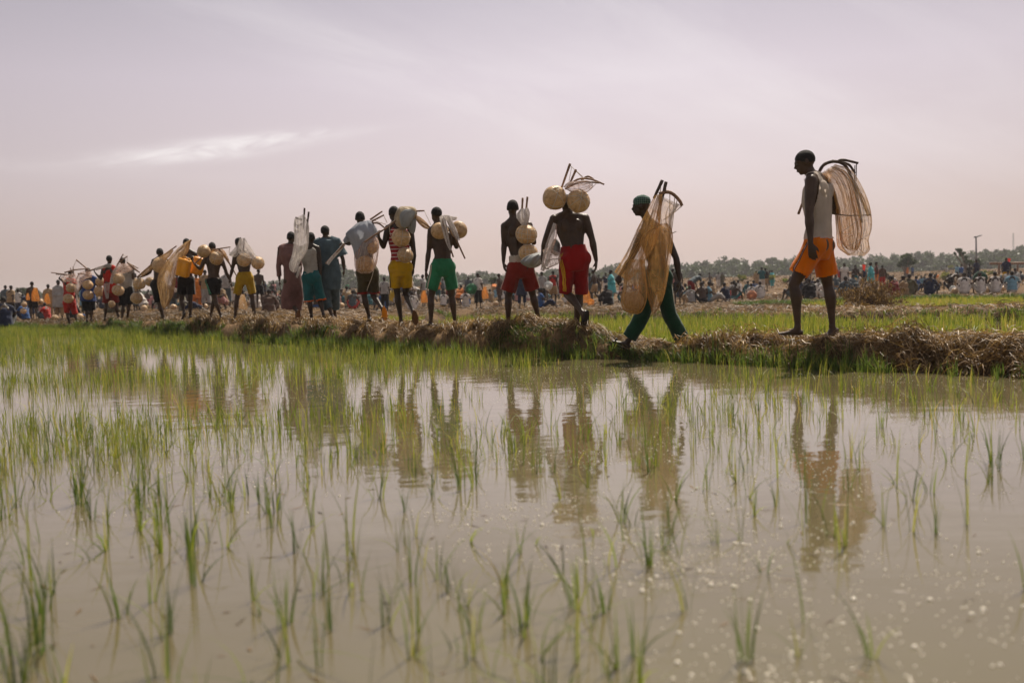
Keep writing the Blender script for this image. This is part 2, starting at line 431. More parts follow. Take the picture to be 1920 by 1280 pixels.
# seedlings of the near paddy
N0 = 150000
d = 1.9 + (32 - 1.9) * RNG.random(N0) ** 0.75
u = RNG.uniform(-0.60, 0.60, N0); X = u * d; Y = d
wt = d / 32 * d ** 0.33       # undo the sampling bias: uniform per area
wt = (d ** 1.0) * (((d - 1.9) / 30.1) ** (1 - 1 / 0.75) if False else 1)
dens = 26 + 10 * sst(3, 6, d) + 12 * sst(11, 17, d)
dens = dens * (1.10 - 0.45 * sst(0.0, 0.55, u) * (1 - 0.3 * sst(8, 12, d))) * (0.85 + 0.55 * sst(0.0, -0.4, u))
dens = dens * np.clip(0.85 + 1.9 * vn(X * 0.75, Y * 0.75, 1) + 0.7 * vn(X * 2.2, Y * 2.2, 9), 0.12, 2.6)
area_pdf = N0 / (1.2 * d) / (30.1 * 0.75) * ((d - 1.9) / 30.1) ** (1 - 1 / 0.75 if False else (0.75 ** -1 - 1) * 1.0)
keep = RNG.random(N0) < dens / np.maximum(area_pdf, 1e-6)
Tn = Y - Yw(X)
keep &= (Tn < -0.02)
X, Y, d, u = X[keep], Y[keep], d[keep], u[keep]
order = np.argsort(d); X, Y, d, u = X[order], Y[order], d[order], u[order]
print('seedling tufts', len(X))
NT = 300
# the nearest tufts, each a plant of its own
protos = []
kinds = [((2, 5), 0.010, (0.02, 0.45), 'sparse upright rice tuft'),
         ((4, 7), 0.020, (0.10, 0.8), 'fanned green rice tuft'),
         ((7, 11), 0.022, (0.05, 0.55), 'thick rice clump'),
         ((2, 3), 0.010, (0.3, 1.2), 'drooping rice seedling')]
for k in range(16):
    nb, spr, ln, lab = kinds[k % 4]
    V, F, t = tufts(np.array([[0, 0, -0.02]]), np.array([0.21]), nb, spr, 0.0040, 6, ln, (0.0, 0.75) if k % 4 != 2 else (0, 0.3))
    protos.append((quadmesh('rice_seedling', V, F, t), lab))
anch = [(230, 'at the far left'), (420, 'below the jerrycan carrier'), (560, 'below the mustard shorts'), (650, 'below the kaftan men'), (790, 'below the yellow shorts'), (920, 'below the green shorts'), (1030, 'below the brick red shorts'),
        (1150, 'below the crimson shorts'), (1300, 'below the green trousers'), (1460, 'left of the orange reflection'), (1620, 'below the orange shorts'), (1760, 'right of the orange reflection'), (2500, 'at the far right')]
def rowname(py): return 'along the bottom edge' if py > 1190 else 'near the bottom edge' if py > 1110 else 'in the near foreground' if py > 1040 else 'in the foreground' if py > 985 else 'in the mid water' if py > 945 else 'further out'
its = []
for i in range(NT):
    me, lab = protos[RNG.integers(0, 16) if RNG.random() > 0.3 else 4 * RNG.integers(0, 4)]
    px = PXof(X[i], Y[i]); py = yh(px) + HC / Y[i] * FPX; s = RNG.uniform(0.65, 1.35); ang = RNG.uniform(0, 6.28)
    its.append([px, i, me, s, ang, '%s %s, %s' % (lab, [n for m, n in anch if px < m][0], rowname(py)), lab])
its.sort(key=lambda q: q[0]); tot_ = {}; c_ = {}
for q in its: tot_[q[5]] = tot_.get(q[5], 0) + 1
for px, i, me, s, ang, L1, lab in its:
    c_[L1] = c_.get(L1, 0) + 1; n_ = tot_[L1]; k_ = c_[L1]
    if n_ > 1: L1 += ', ' + ('leftmost' if k_ == 1 else 'rightmost' if k_ == n_ else ('middle' if n_ == 3 else ('second', 'third', 'fourth', 'fifth', 'sixth', 'seventh', 'eighth', 'ninth', 'tenth', 'eleventh', 'twelfth', 'thirteenth', 'fourteenth', 'fifteenth', 'sixteenth', 'seventeenth', 'eighteenth', 'nineteenth')[min(k_ - 2, 17)] + ' from left'))
    o = link('rice_seedling', me, M['rice'], None, (X[i], Y[i], 0))
    o.scale = (s, s, s * RNG.uniform(0.85, 1.1)); o.rotation_euler = (0, 0, ang)
    props(o, L1, 'rice plant', 'rice seedlings standing in the near paddy')
hs = RNG.uniform(0.15, 0.27, len(X) - NT) * (0.9 + 0.1 * sst(6, 10, d[NT:]))
V, F, t = tufts(np.stack([X, Y, np.full(len(X), -0.02)], -1)[NT:], hs, (2, 6), 0.028, 0.0038, 4, (0.03, 0.55), (0.1, 0.85))
props(link('rice_crop', quadmesh('rice_crop', V, F, t), M['rice']), 'young rice growing densely across the flooded near paddy', 'rice', kind='stuff')
# paddies beyond the bank
def fieldtufts(n, x0, x1, ylo, yhi, cond, z):
    X = RNG.uniform(x0, x1, n); Y = ylo(X) + (yhi(X) - ylo(X)) * RNG.random(n)
    m = cond(X, Y) & (RNG.random(n) < np.clip(0.7 + 1.0 * vn(X * .8, Y * .8, 3), 0.15, 1)); X, Y = X[m], Y[m]
    return np.stack([X, Y, np.full(len(X), z)], -1)
pp = fieldtufts(15000, -3.4, 12, lambda x: Yw(x) + 1.4, Y2, lambda x, y: (terrain(x, y) < 0.02) & (np.abs(x / y) < 0.58), -0.03)
V, F, t = tufts(pp, RNG.uniform(0.20, 0.30, len(pp)), (3, 6), 0.03, 0.009, 3, (0.03, 0.4), (0.25, 0.9))
props(link('rice_crop', quadmesh('rice_crop', V, F, t), M['rice']), 'bright yellow green rice filling the paddy behind the raised bank', 'rice', kind='stuff')
pp = fieldtufts(5000, 10.5, 23, lambda x: np.interp(x, W3x, W3y) - 8, lambda x: np.interp(x, W3x, W3y), lambda x, y: terrain(x, y) < Z3 + 0.03, Z3 - 0.02)
V, F, t = tufts(pp, RNG.uniform(0.20, 0.30, len(pp)), (4, 7), 0.05, 0.016, 2, (0.03, 0.4), (0.45, 0.98))
props(link('rice_crop', quadmesh('rice_crop', V, F, t), M['rice']), 'narrow strip of bright rice in front of the seated crowd at right', 'rice', kind='stuff')
# grass on the banks (front foot, back edge, second bank)
def along(n, x0, x1, toff, fy=Yw):
    X = RNG.uniform(x0, x1, n); Y = fy(X) + toff(n); return X, Y
X, Y = along(5200, -17, 6, lambda n: RNG.normal(0.04, 0.10, n))
m = RNG.random(len(X)) < np.clip(0.55 + 1.1 * vn(X * 1.7, Y * 1.2, 6) - 0.25 * sst(2, 4, X) + 0.5 * sst(-6, -12, X), 0.06, 1); X, Y = X[m], Y[m]
V1, F1, t1 = tufts(np.stack([X, Y, np.maximum(terrain(X, Y) - 0.03, -0.03)], -1), RNG.uniform(0.14, 0.28, len(X)), (4, 8), 0.04, 0.008, 4, (0.05, 0.7), (0.0, 0.75))
X, Y = along(9000, -17, 5, lambda n: RNG.uniform(0.12, 0.50, n))
m = RNG.random(len(X)) < np.clip(-0.05 + 1.5 * vn(X * 1.3, Y * 1.1, 12) - 0.7 * sst(1.4, 2.2, X), 0.0, 1); X, Y = X[m], Y[m]
V2, F2, t2 = tufts(np.stack([X, Y, terrain(X, Y) - 0.01], -1), RNG.uniform(0.06, 0.15, len(X)), (6, 10), 0.06, 0.006, 3, (0.4, 1.5), (0.0, 0.5))
X, Y = along(3600, -2, 22, lambda n: RNG.normal(0.15, 0.25, n), Y2)
V3, F3, t3 = tufts(np.stack([X, Y, terrain(X, Y) - 0.01], -1), RNG.uniform(0.06, 0.16, len(X)), (5, 8), 0.10, 0.012, 3, (0.3, 1.0), (0.0, 0.6))
X, Y = along(3200, 9, 26, lambda n: RNG.normal(0.7, 0.5, n), lambda x: np.interp(x, W3x, W3y))
V4, F4, t4 = tufts(np.stack([X, Y, terrain(X, Y) - 0.01], -1), RNG.uniform(0.10, 0.26, len(X)), (5, 8), 0.14, 0.02, 3, (0.3, 1.0), (0.0, 0.5))
X, Y = along(900, 1.5, 7.0, lambda n: RNG.uniform(1.4, 2.2, n))
V5, F5, t5 = tufts(np.stack([X, Y, terrain(X, Y) - 0.01], -1), RNG.uniform(0.10, 0.22, len(X)), (4, 7), 0.06, 0.008, 3, (0.3, 1.0), (0.2, 0.9))
def joinq(L_):
    V = []; F = []; T = []; o = 0
    for v, f, t in L_: V.append(v); F.append(f + o); T.append(t); o += len(v)
    return np.vstack(V), np.vstack(F), np.concatenate(T)
V, F, t = joinq([(V1, F1, t1), (V2, F2, t2), (V5, F5, t5)])
props(link('grass', quadmesh('grass', V, F, t), M['grass']), 'green grass fringing the foot of the near earth bank', 'grass', kind='stuff')
V, F, t = joinq([(V3, F3, t3), (V4, F4, t4)])
props(link('grass', quadmesh('grass', V, F, t), M['grass']), 'dark grass along the far earth banks in front of the crowd', 'grass', kind='stuff')
# straw: curved strands lying on the banks
def straw(X, Y, ln, wd, rise=0.05, along_=None, lift=0.01):
    tb = Y - Yw(X); bare = (vn(X * 1.9, Y * 1.9, 15) + 0.5 * vn(X * 5, Y * 5, 3) < 0.12) & (RNG.random(len(X)) < 0.93) & (tb > -0.5) & ((tb < 0.55) | ((tb < 2.2) & (vn(X * 1.1, Y * 1.6, 25) < -0.12)))
    X, Y = X[~bare], Y[~bare]
    if along_ is not None: along_ = along_[~bare]
    n = len(X); a = RNG.uniform(0, np.pi * 2, n) if along_ is None else along_ + RNG.normal(0, 0.7, n)
    tb = Y - Yw(X); fr = (tb < 0.75) & (tb > -0.5)      # strands on the front slope lie along it
    a = np.where(fr, -0.85 + RNG.normal(0, 0.42, n), a)
    ln = np.where(fr, ln * 0.85, ln)
    L_ = ln * RNG.uniform(0.4, 1.3, n); K = 5; t = np.linspace(-0.5, 0.5, K)
    bend = RNG.normal(0, 0.9, n); aa = a[:, None] + bend[:, None] * t[None, :]
    px = X[:, None] + np.cos(aa) * L_[:, None] * t[None, :]; py = Y[:, None] + np.sin(aa) * L_[:, None] * t[None, :]
    z = terrain(px, py) + lift + RNG.random(n)[:, None] * rise * 0.7 + (RNG.random(n)[:, None] ** 2 * rise * 1.6) * (0.25 - t[None, :] ** 2) * 4 + RNG.normal(0, rise * 0.9, n)[:, None] * t[None, :]
    hw = wd * RNG.uniform(0.6, 1.3, n)
    sx_, sy_ = -np.sin(aa), np.cos(aa)
    tl = RNG.normal(0, 0.8, n)[:, None]
    off = np.stack([sx_ * np.cos(tl), sy_ * np.cos(tl), np.sin(tl) + 0 * sx_], -1) * hw[:, None, None] / 2
    c = np.stack([px, py, z], -1)
    V = np.stack([c - off, c + off], 2).reshape(-1, 3); k = 2 * K
    F = ((np.arange(n) * k)[:, None, None] + np.arange(K - 1)[None, :, None] * 2 + np.array([0, 1, 3, 2])).reshape(-1, 4)
    return V, F, np.repeat(np.clip(RNG.normal(0.55, 0.25, n) - 0.32 * sst(18, 28, Y), 0, 1), k)
Ls = []
X, Y = along(20000, -3, 6.5, lambda n: RNG.uniform(0.3, 2.0, n)); Ls.append(straw(X, Y, 0.26, 0.0055, 0.035))
X, Y = along(9000, 1.5, 6.5, lambda n: RNG.uniform(0.3, 1.7, n)); Ls.append(straw(X, Y, 0.40, 0.0065, 0.045, np.full(9000, -0.8)))
X, Y = along(3500, -2.5, 6.5, lambda n: RNG.uniform(0.02, 0.40, n)); Ls.append(straw(X, Y, 0.20, 0.0055, 0.05))
X, Y = along(26000, -16, -2, lambda n: RNG.uniform(0.1, 7, n) ** 1.0); Ls.append(straw(X, Y, 0.30, 0.010, 0.06))
n = 5200; X = RNG.normal(0.25, 0.42, n); Y = Yw(X) + RNG.normal(0.55, 0.22, n); Ls.append(straw(X, Y, 0.28, 0.006, 0.07))
for cx in (-3.2, -4.6, -6.3, -0.6, 2.3, 3.8): 
    n = 1500; X = RNG.normal(cx, 0.28, n); Y = Yw(X) + RNG.normal(0.42, 0.2, n); Ls.append(straw(X, Y, 0.24, 0.007, 0.09))
V, F, t = joinq(Ls)
props(link('straw', quadmesh('straw', V, F, t), M['straw']), 'trampled dry straw covering the top of the near earth bank', 'straw', kind='stuff')
Ls = []
X, Y = along(14000, -1, 20, lambda n: RNG.uniform(-0.1, 5, n), Y2); Ls.append(straw(X, Y, 0.30, 0.009, 0.04))
X = RNG.uniform(-22, 22, 16000); Y = RNG.uniform(28, 60, 16000); m = (np.abs(X / Y) < 0.56) & (Y > Yw(X) + 5) & ((X < -2) | (Y > Y2(X) + 4)) & (terrain(X, Y) > Z3 + 0.06); X, Y = X[m], Y[m]
Ls.append(straw(X, Y, 0.45, 0.016, 0.05))
V, F, t = joinq(Ls)
props(link('straw', quadmesh('straw', V, F, t), M['straw']), 'dry straw scattered over the ground before the crowd', 'straw', kind='stuff')
# bubbles with sun glints put into their pale colour, flecks on near water
ico = None
def domes(n):
    d = 2.0 + 8.5 * RNG.random(n) ** 0.9; u = RNG.normal(0.14, 0.30, n); X = u * d; Y = d
    k = (vn(X * 1.6, Y * 1.6, 4) + 0.6 * vn(X * 5, Y * 5, 2) + 0.35 - 0.5 * sst(0.0, -0.4, u) > RNG.random(n) * 0.9) & (Y < Yw(X) - 0.1)
    X, Y = X[k], Y[k]; n = len(X); r = RNG.uniform(0.0012, 0.0038, n) * np.where(RNG.random(n) < 0.06, 1.9, 1) * (0.7 + 0.6 * sst(6, 2.5, Y))
    seg, rings = 8, 3; V = []; base = []
    for i in range(rings):
        ph = math.pi / 2 * i / rings
        for q in range(seg): base.append((math.cos(ph) * math.cos(2 * math.pi * q / seg), math.cos(ph) * math.sin(2 * math.pi * q / seg), math.sin(ph)))
    base.append((0, 0, 1)); base = np.array(base)
    Vv = base[None] * r[:, None, None] + np.stack([X, Y, np.zeros(n)], -1)[:, None, :]
    Fq = []
    for i in range(rings - 1):
        for q in range(seg): q2 = (q + 1) % seg; Fq.append([i * seg + q, i * seg + q2, (i + 1) * seg + q2, (i + 1) * seg + q])
    top = len(base) - 1; i = rings - 1
    for q in range(0, seg, 2): Fq.append([i * seg + q, i * seg + (q + 1) % seg, i * seg + (q + 2) % seg, top])
    Fq = np.array(Fq); Fa = (np.arange(n) * len(base))[:, None, None] + Fq[None]
    return Vv.reshape(-1, 3), Fa.reshape(-1, 4)
V, F = domes(24000)
props(link('bubbles', quadmesh('bubbles', V, F, None, True), M['bubble']), 'tiny glinting bubbles floating on the near muddy water', 'bubbles', kind='stuff')
n = 260; d_ = RNG.uniform(2.1, 9, n); X = d_ * RNG.uniform(-.5, .55, n); Y = d_; m = Y < Yw(X) - 0.2; X, Y = X[m], Y[m]; n = len(X)
a_ = RNG.uniform(0, 6.28, n); L_ = RNG.uniform(.015, .09, n); w_ = RNG.uniform(.0015, .005, n); k_ = np.stack([np.cos(a_), np.sin(a_)], -1); q_ = np.stack([-np.sin(a_), np.cos(a_)], -1); c_0 = np.stack([X, Y], -1)
cr_ = [c_0 - k_ * L_[:, None] / 2, c_0 + q_ * w_[:, None], c_0 + k_ * L_[:, None] / 2, c_0 - q_ * w_[:, None]]
V = np.concatenate([np.stack(cr_, 1), RNG.uniform(.001, .004, (n, 4, 1))], -1).reshape(-1, 3)
props(link('floating_debris', quadmesh('floating_debris', V, np.arange(4 * n).reshape(-1, 4), np.repeat(RNG.random(n) * .6, 4)), M['straw']), 'bits of straw and leaf floating on the near water', 'debris', kind='stuff')
# ================================================================== far wood, trees, shrubs, poles
def crown(g, c, r, n, size, squash=0.8, lumps=6, rs=None):
    rs = rs or RNG; c = np.array(c, float)
    lc = rs.normal(0, 1, (lumps, 3)); lc /= np.linalg.norm(lc, axis=1)[:, None]; lc *= rs.uniform(0.25, 0.7, (lumps, 1)) * r; lc[:, 2] *= squash
    lr = rs.uniform(0.35, 0.62, lumps) * r
    i = rs.integers(0, lumps, n); v = rs.normal(0, 1, (n, 3)); v /= np.linalg.norm(v, axis=1)[:, None]
    p = c + lc[i] + v * (lr[i] * rs.uniform(0.45, 1.05, n))[:, None] * np.array([1, 1, squash])
    a = rs.normal(0, 1, (n, 3)); a /= np.linalg.norm(a, axis=1)[:, None]
    b = np.cross(a, rs.normal(0, 1, (n, 3))); b /= np.linalg.norm(b, axis=1)[:, None]
    s = size * rs.uniform(0.6, 1.4, n)[:, None]
    V = np.stack([p - a * s, p - b * s * 0.6, p + a * s, p + b * s * 0.6], 1).reshape(-1, 3)
    F = np.arange(4 * n).reshape(-1, 4)
    return V, F, np.repeat(np.clip(rs.normal(0.5, 0.25, n), 0, 1), 4)
prof = [(-60, 548), (0, 546), (60, 541), (120, 547), (200, 546), (330, 545), (430, 527), (480, 526), (520, 527), (560, 520), (610, 512), (635, 500), (650, 494), (668, 498), (685, 512), (740, 512), (790, 516), (850, 510), (900, 508), (960, 510), (1000, 508), (1035, 499), (1060, 503), (1130, 499), (1200, 498), (1260, 497), (1290, 488), (1310, 489), (1340, 487), (1380, 482), (1410, 488), (1440, 483), (1470, 486), (1490, 481), (1560, 486), (1640, 480), (1660, 477), (1700, 479), (1730, 472), (1760, 474), (1790, 477), (1830, 473), (1860, 468), (1900, 466), (1960, 463), (2050, 460)]
pxs = np.array([p[0] for p in prof]); pys = np.array([p[1] for p in prof])
Ls = []
for layer, (dist, k0) in enumerate(((345, 0.60), (385, 0.85), (430, 1.0))):
    px = -80.0
    while px < 2010:
        r = RNG.uniform(2.4, 4.2) * (1.0 if px > 560 else 0.62)
        top = (yh(px) - np.interp(px, pxs, pys)) * dist / FPX + HC
        base = crowdz(0.0 + Xof(px, dist), dist)
        hgt = max((top - base), 1.2) * k0 * (1.04 + 0.08 * sst(1300, 1800, px)) * RNG.uniform(0.86, 1.08)
        x = Xof(px, dist); r = min(r, hgt * 0.7)
        z = base + hgt - r * 0.85
        while True:
            Ls.append(crown(None, (x + RNG.normal(0, 0.6), dist + RNG.normal(0, 6), z), r, 190 if z > base + hgt * 0.5 else 110, 0.68, 0.85))
            if z < base + r * 0.5: break
            z -= r * 1.0
        px += r * 0.85 * FPX / dist
V, F, t = joinq(Ls)
props(link('distant_woodland', quadmesh('distant_woodland', V, F, t), M['wood_leaf']), 'hazy grey green belt of trees along the horizon', 'woodland', kind='stuff')
def f(h):
    n = h.noise(12, 4, stretch=(1, 1, 0.2)); surf(h, h.bsdf(Base_Color=h.ramp(n, [(0.3, (0.09, 0.06, 0.04)), (0.7, (0.20, 0.14, 0.09))]), Roughness=0.9, Normal=h.bump(n, 0.5)))
M['bark'] = mat('bark', f)
def tree(px, dist, ytop, ybase, blobs, label, trunk=((0, 0, 0),), seed=0, n=700, size=0.16, kind='tree'):
    """blobs: (dpx, py, rpx)"""
    rs = np.random.default_rng(seed); x = Xof(px, dist); z0 = gz(x, dist)
    t = empty(kind, (x, dist, z0), label, kind)
    Ls = []
    for dpx, py, rp in blobs:
        c = P(px + dpx, py, dist); r = rp * dist / FPX
        Ls.append(crown(None, (c.x - x, rs.normal(0, r * 0.3), c.z - z0), r, n, size, 0.85, 8, rs))
    V, F, tt = joinq(Ls); link('crown', quadmesh('crown', V, F, tt), M['wood_leaf'], t)
    g = G()
    for dpx, py, rp in blobs:
        c = P(px + dpx, py, dist); e = Vector((c.x - x, 0, c.z - z0)); m_ = Vector((e.x * 0.25, 0.0, e.z * 0.45))
        g.tube(catmull([(0, 0, -0.3), m_, e], 4), [0.16 - 0.012 * i for i in range(9)], seg=7)
    link('trunk', g.mesh('trunk'), M['bark'], t); return t
tree(1698, 150, 470, 512, [(-4, 487, 13), (6, 484, 13), (2, 494, 13), (14, 492, 9), (-10, 495, 9)], 'round green tree standing alone in the field before the woodland', seed=1, n=420, size=0.14)
tree(1812, 140, 462, 512, [(-13, 468, 7), (-8, 476, 6.5), (-2, 482, 4.5), (2, 492, 9), (12, 494, 6), (24, 490, 9), (18, 494, 8), (-22, 475, 2.2)], 'dark irregular tree with a leaning upper crown beside the lamp pole', seed=2, n=260, size=0.12)
tree(38, 170, 540, 558, [(-6, 547, 8), (2, 543, 7), (9, 548, 7)], 'bushy tree on the horizon at the far left', seed=3, n=260, size=0.2)
tree(99, 190, 545, 560, [(0, 549, 6), (5, 551, 6)], 'small pale tree on the horizon behind the man in a grey cap', seed=4, n=200, size=0.2)
tree(926, 120, 520, 545, [(-3, 526, 7), (4, 524, 6), (0, 533, 5)], 'small tree behind the dark standing figure beyond the paddy', seed=5, n=200, size=0.12)
for i, (px, py, rp, dd, lab) in enumerate([(1775, 517, 11, 105, 'olive shrub in the field right of the lone round tree'), (1795, 519, 10, 100, 'low olive shrub just left of the dark irregular tree'), (1785, 500, 6, 190, 'pale rounded shrub at the edge of the woodland'),
                                 (1445, 522, 12, 95, 'yellowish shrub right of the cluster of standing people'), (1392, 520, 9, 100, 'dry yellowish shrub left of the cluster of standing people'), (1470, 527, 9, 85, 'small olive shrub behind the left knee of the man in orange shorts'),
                                 (1850, 512, 8, 120, 'low green shrub right of the lamp pole'), (1420, 514, 7, 130, 'pale bush standing behind the cluster of standing people')]):
    dist = dd; c = P(px, py, dist); r = rp * dist / FPX; z0 = gz(c.x, dist); rs = np.random.default_rng(50 + i)
    V, F, tt = joinq([crown(None, (rs.normal(0, r * .5), rs.normal(0, r * 0.3), max(c.z - z0, r * 0.6) + rs.normal(0, r * .15)), r * 0.7, 240, 0.07, 0.7, 7, rs) for _ in range(3)])
    me = quadmesh('shrub', V, F, np.clip(tt + 0.3, 0, 1)); props(link('shrub', me, M['grass'], None, (c.x, dist, z0)), lab, 'shrub')
# tussocks of dry vegetation across the far field
X = RNG.uniform(-60, 110, 6000); Y = RNG.uniform(62, 250, 6000); m = np.abs(X / Y) < 0.56; X, Y = X[m], Y[m]
V, F, t = tufts(np.stack([X, Y, terrain(X, Y, False) - 0.05], -1), RNG.uniform(0.12, 0.45, len(X)) * (Y / 120) ** 0.3, (6, 9), 0.5, 0.12, 2, (0.2, 0.9), (0.05, 0.7))
props(link('dry_grass', quadmesh('dry_grass', V, F, t), M['straw']), 'dry brown grass over the open field before the woodland', 'dry grass', kind='stuff')
# ================================================================== people
def m_cloth(name, col, tinted=False, weave=220, rough=0.9, trans=0.22, dirt=1.0):
    def f(h):
        n1 = h.noise(6, 4, 0.6, stretch=(1, 1, 0.35)); n2 = h.noise(weave, 2)
        if tinted:
            oi = h.n('ShaderNodeObjectInfo'); base = oi.outputs['Color']
        else:
            rgb = h.n('ShaderNodeRGB'); rgb.outputs[0].default_value = (*col, 1); base = rgb.outputs[0]
        c = cmul(h, base, h.ramp(n1, [(0.3, (0.80, 0.79, 0.78)), (0.7, (1.12, 1.11, 1.10))]))
        n3 = h.noise(2.6, 6, 0.7); c = cmul(h, c, h.ramp(n3, [(0.35, (1 - 0.34 * dirt, 1 - 0.38 * dirt, 1 - 0.42 * dirt)), (0.55, (1.04, 1.03, 1.02))]))
        b = h.bsdf(Base_Color=c, Roughness=rough, Normal=h.bump(n1, 0.6, 0.05, h.bump(n2, 0.15, 0.002)))
        b.inputs['Specular IOR Level'].default_value = 0.25; b.inputs['Sheen Weight'].default_value = 0.25
        if trans > 0:
            t = h.n('ShaderNodeBsdfTranslucent'); h.l(c, t.inputs[0]); surf(h, mix(h, trans, b, t))
        else: surf(h, b)
    return mat(name, f)
def f(h):
    oi = h.n('ShaderNodeObjectInfo')
    c = cmul(h, h.ramp(oi.outputs['Random'], [(0.0, (0.032, 0.019, 0.012)), (1.0, (0.066, 0.039, 0.024))]), h.ramp(h.noise(9, 5, 0.65), [(0.3, (0.70, 0.70, 0.70)), (0.7, (1.35, 1.3, 1.25))]))
    b = h.bsdf(Base_Color=c, Roughness=0.46, Normal=h.bump(h.noise(14, 4), 0.35, 0.02)); b.inputs['Specular IOR Level'].default_value = 0.38
    surf(h, b)
M['skin'] = mat('skin', f)
M['hair'] = mat('hair', lambda h: surf(h, h.bsdf(Base_Color=(0.012, 0.009, 0.008), Roughness=0.85, Normal=h.bump(h.noise(240, 3), 0.8, 0.006))))
M['eye'] = mat('eye', lambda h: surf(h, h.bsdf(Base_Color=(0.10, 0.085, 0.07), Roughness=0.2)))
M['tint_cloth'] = m_cloth('coloured_cloth', None, True, trans=0.12)
def vcol(c): return tuple(c)
TMP = []
def remesh(g, vox, sm=6, name='m'):
    me = g.mesh(name)
    o = bpy.data.objects.new('tmp', me); COL.objects.link(o)
    m = o.modifiers.new('r', 'REMESH'); m.mode = 'VOXEL'; m.voxel_size = vox; m.use_smooth_shade = True
    s = o.modifiers.new('s', 'SMOOTH'); s.factor = 0.5; s.iterations = sm
    dg = bpy.context.evaluated_depsgraph_get()
    r = bpy.data.meshes.new_from_object(o.evaluated_get(dg), preserve_all_data_layers=False, depsgraph=dg)
    bpy.data.objects.remove(o); bpy.data.meshes.remove(me)
    r.name = name; return r
def mv(me):
    a = np.empty(len(me.vertices) * 3, np.float32); me.vertices.foreach_get('co', a); return a.reshape(-1, 3).astype(float)
def mn(me):
    a = np.empty(len(me.vertices) * 3, np.float32); me.vertices.foreach_get('normal', a); return a.reshape(-1, 3).astype(float)
def setv(me, V): me.vertices.foreach_set('co', np.ascontiguousarray(V, np.float32).ravel()); me.update()
def keep_faces(me, fmask, name):
    polys = [list(p.vertices) for p, k in zip(me.polygons, fmask) if k]
    V = mv(me); used = sorted({i for p in polys for i in p}); mp = {v: i for i, v in enumerate(used)}
    r = bpy.data.meshes.new(name); r.from_pydata(V[used].tolist(), [], [[mp[i] for i in p] for p in polys])
    if len(r.polygons): r.polygons.foreach_set('use_smooth', np.ones(len(r.polygons), bool))
    r.update(); return r
def fcent(me):
    a = np.empty(len(me.polygons) * 3, np.float32); me.polygons.foreach_get('center', a); b = np.empty_like(a); me.polygons.foreach_get('normal', b)
    return a.reshape(-1, 3).astype(float), b.reshape(-1, 3).astype(float)
def wrinkle(me, amp, sc=9.0, vs=0.35, seed=0.0):
    V = mv(me); Nn = mn(me)
    u_ = V[:, 0] + 0.35 * V[:, 2] * math.sin(seed)
    n = fbm(u_ * sc + seed, V[:, 1] * sc, V[:, 2] * sc * vs, 3); n2 = 1 - np.abs(vn(V[:, 0] * sc * 1.1 + seed, V[:, 1] * sc * 1.1, V[:, 2] * sc * 0.8 + 4)) * 2
    setv(me, V + Nn * ((n * 0.6 + n2 * 0.5) * amp)[:, None])
UP = Vector((0, 0, 1))
def hand(g, wr, dirv, pn, S, curl=0.5, thumb_side=1, fist=False):
    """palm, four separate bent fingers and a thumb; pn = direction the palm faces"""
    d = dirv.normalized(); pn = (pn - d * pn.dot(d)).normalized(); sd_ = d.cross(pn).normalized() * thumb_side
    pl = 0.085 * S
    g.tube([wr - d * 0.01, wr + d * 0.03 * S, wr + d * pl * 0.75, wr + d * pl], [(0.025 * S, 0.019 * S), (0.032 * S, 0.017 * S), (0.040 * S, 0.015 * S), (0.037 * S, 0.011 * S)], sd_, 10)
    L_ = [0.072, 0.080, 0.074, 0.058]
    c = 1.5 if fist else curl
    for k in range(4):
        off = (1.5 - k) * 0.0205 * S
        p = wr + d * (pl * 0.93 - abs(1.3 - k) * 0.004) + sd_ * off
        dd = (d + sd_ * (1.5 - k) * 0.07).normalized(); pts = [p - dd * 0.012, p]
        for j in range(3):
            a = c * (0.55 + 0.12 * k) * (0.9 if j == 0 else 1.0)
            dd = (dd * math.cos(a) + pn * math.sin(a)).normalized()
            n2 = (pn - dd * pn.dot(dd))
            if n2.length > 0.05: pn_ = n2.normalized()
            pts.append(pts[-1] + dd * L_[k] * S * (0.45, 0.32, 0.25)[j])
        g.tube(pts, [0.0095 * S, 0.0098 * S, 0.0092 * S, 0.0086 * S, 0.0072 * S], sd_, 7)
        g.ball(pts[-1], 0.0075 * S, seg=7, rings=5)
    p = wr + d * 0.022 * S + sd_ * 0.026 * S
    dd = (d * 0.75 + sd_ * 0.62 + pn * 0.35).normalized(); q = p + dd * 0.042 * S; d2 = (d * 0.95 + sd_ * 0.15 + pn * 0.4).normalized()
    g.tube([p - dd * 0.01, p, q, q + d2 * 0.030 * S], [0.014 * S, 0.014 * S, 0.011 * S, 0.009 * S], d, 7)
    g.ball(q + d2 * 0.030 * S, 0.009 * S, seg=7, rings=5)
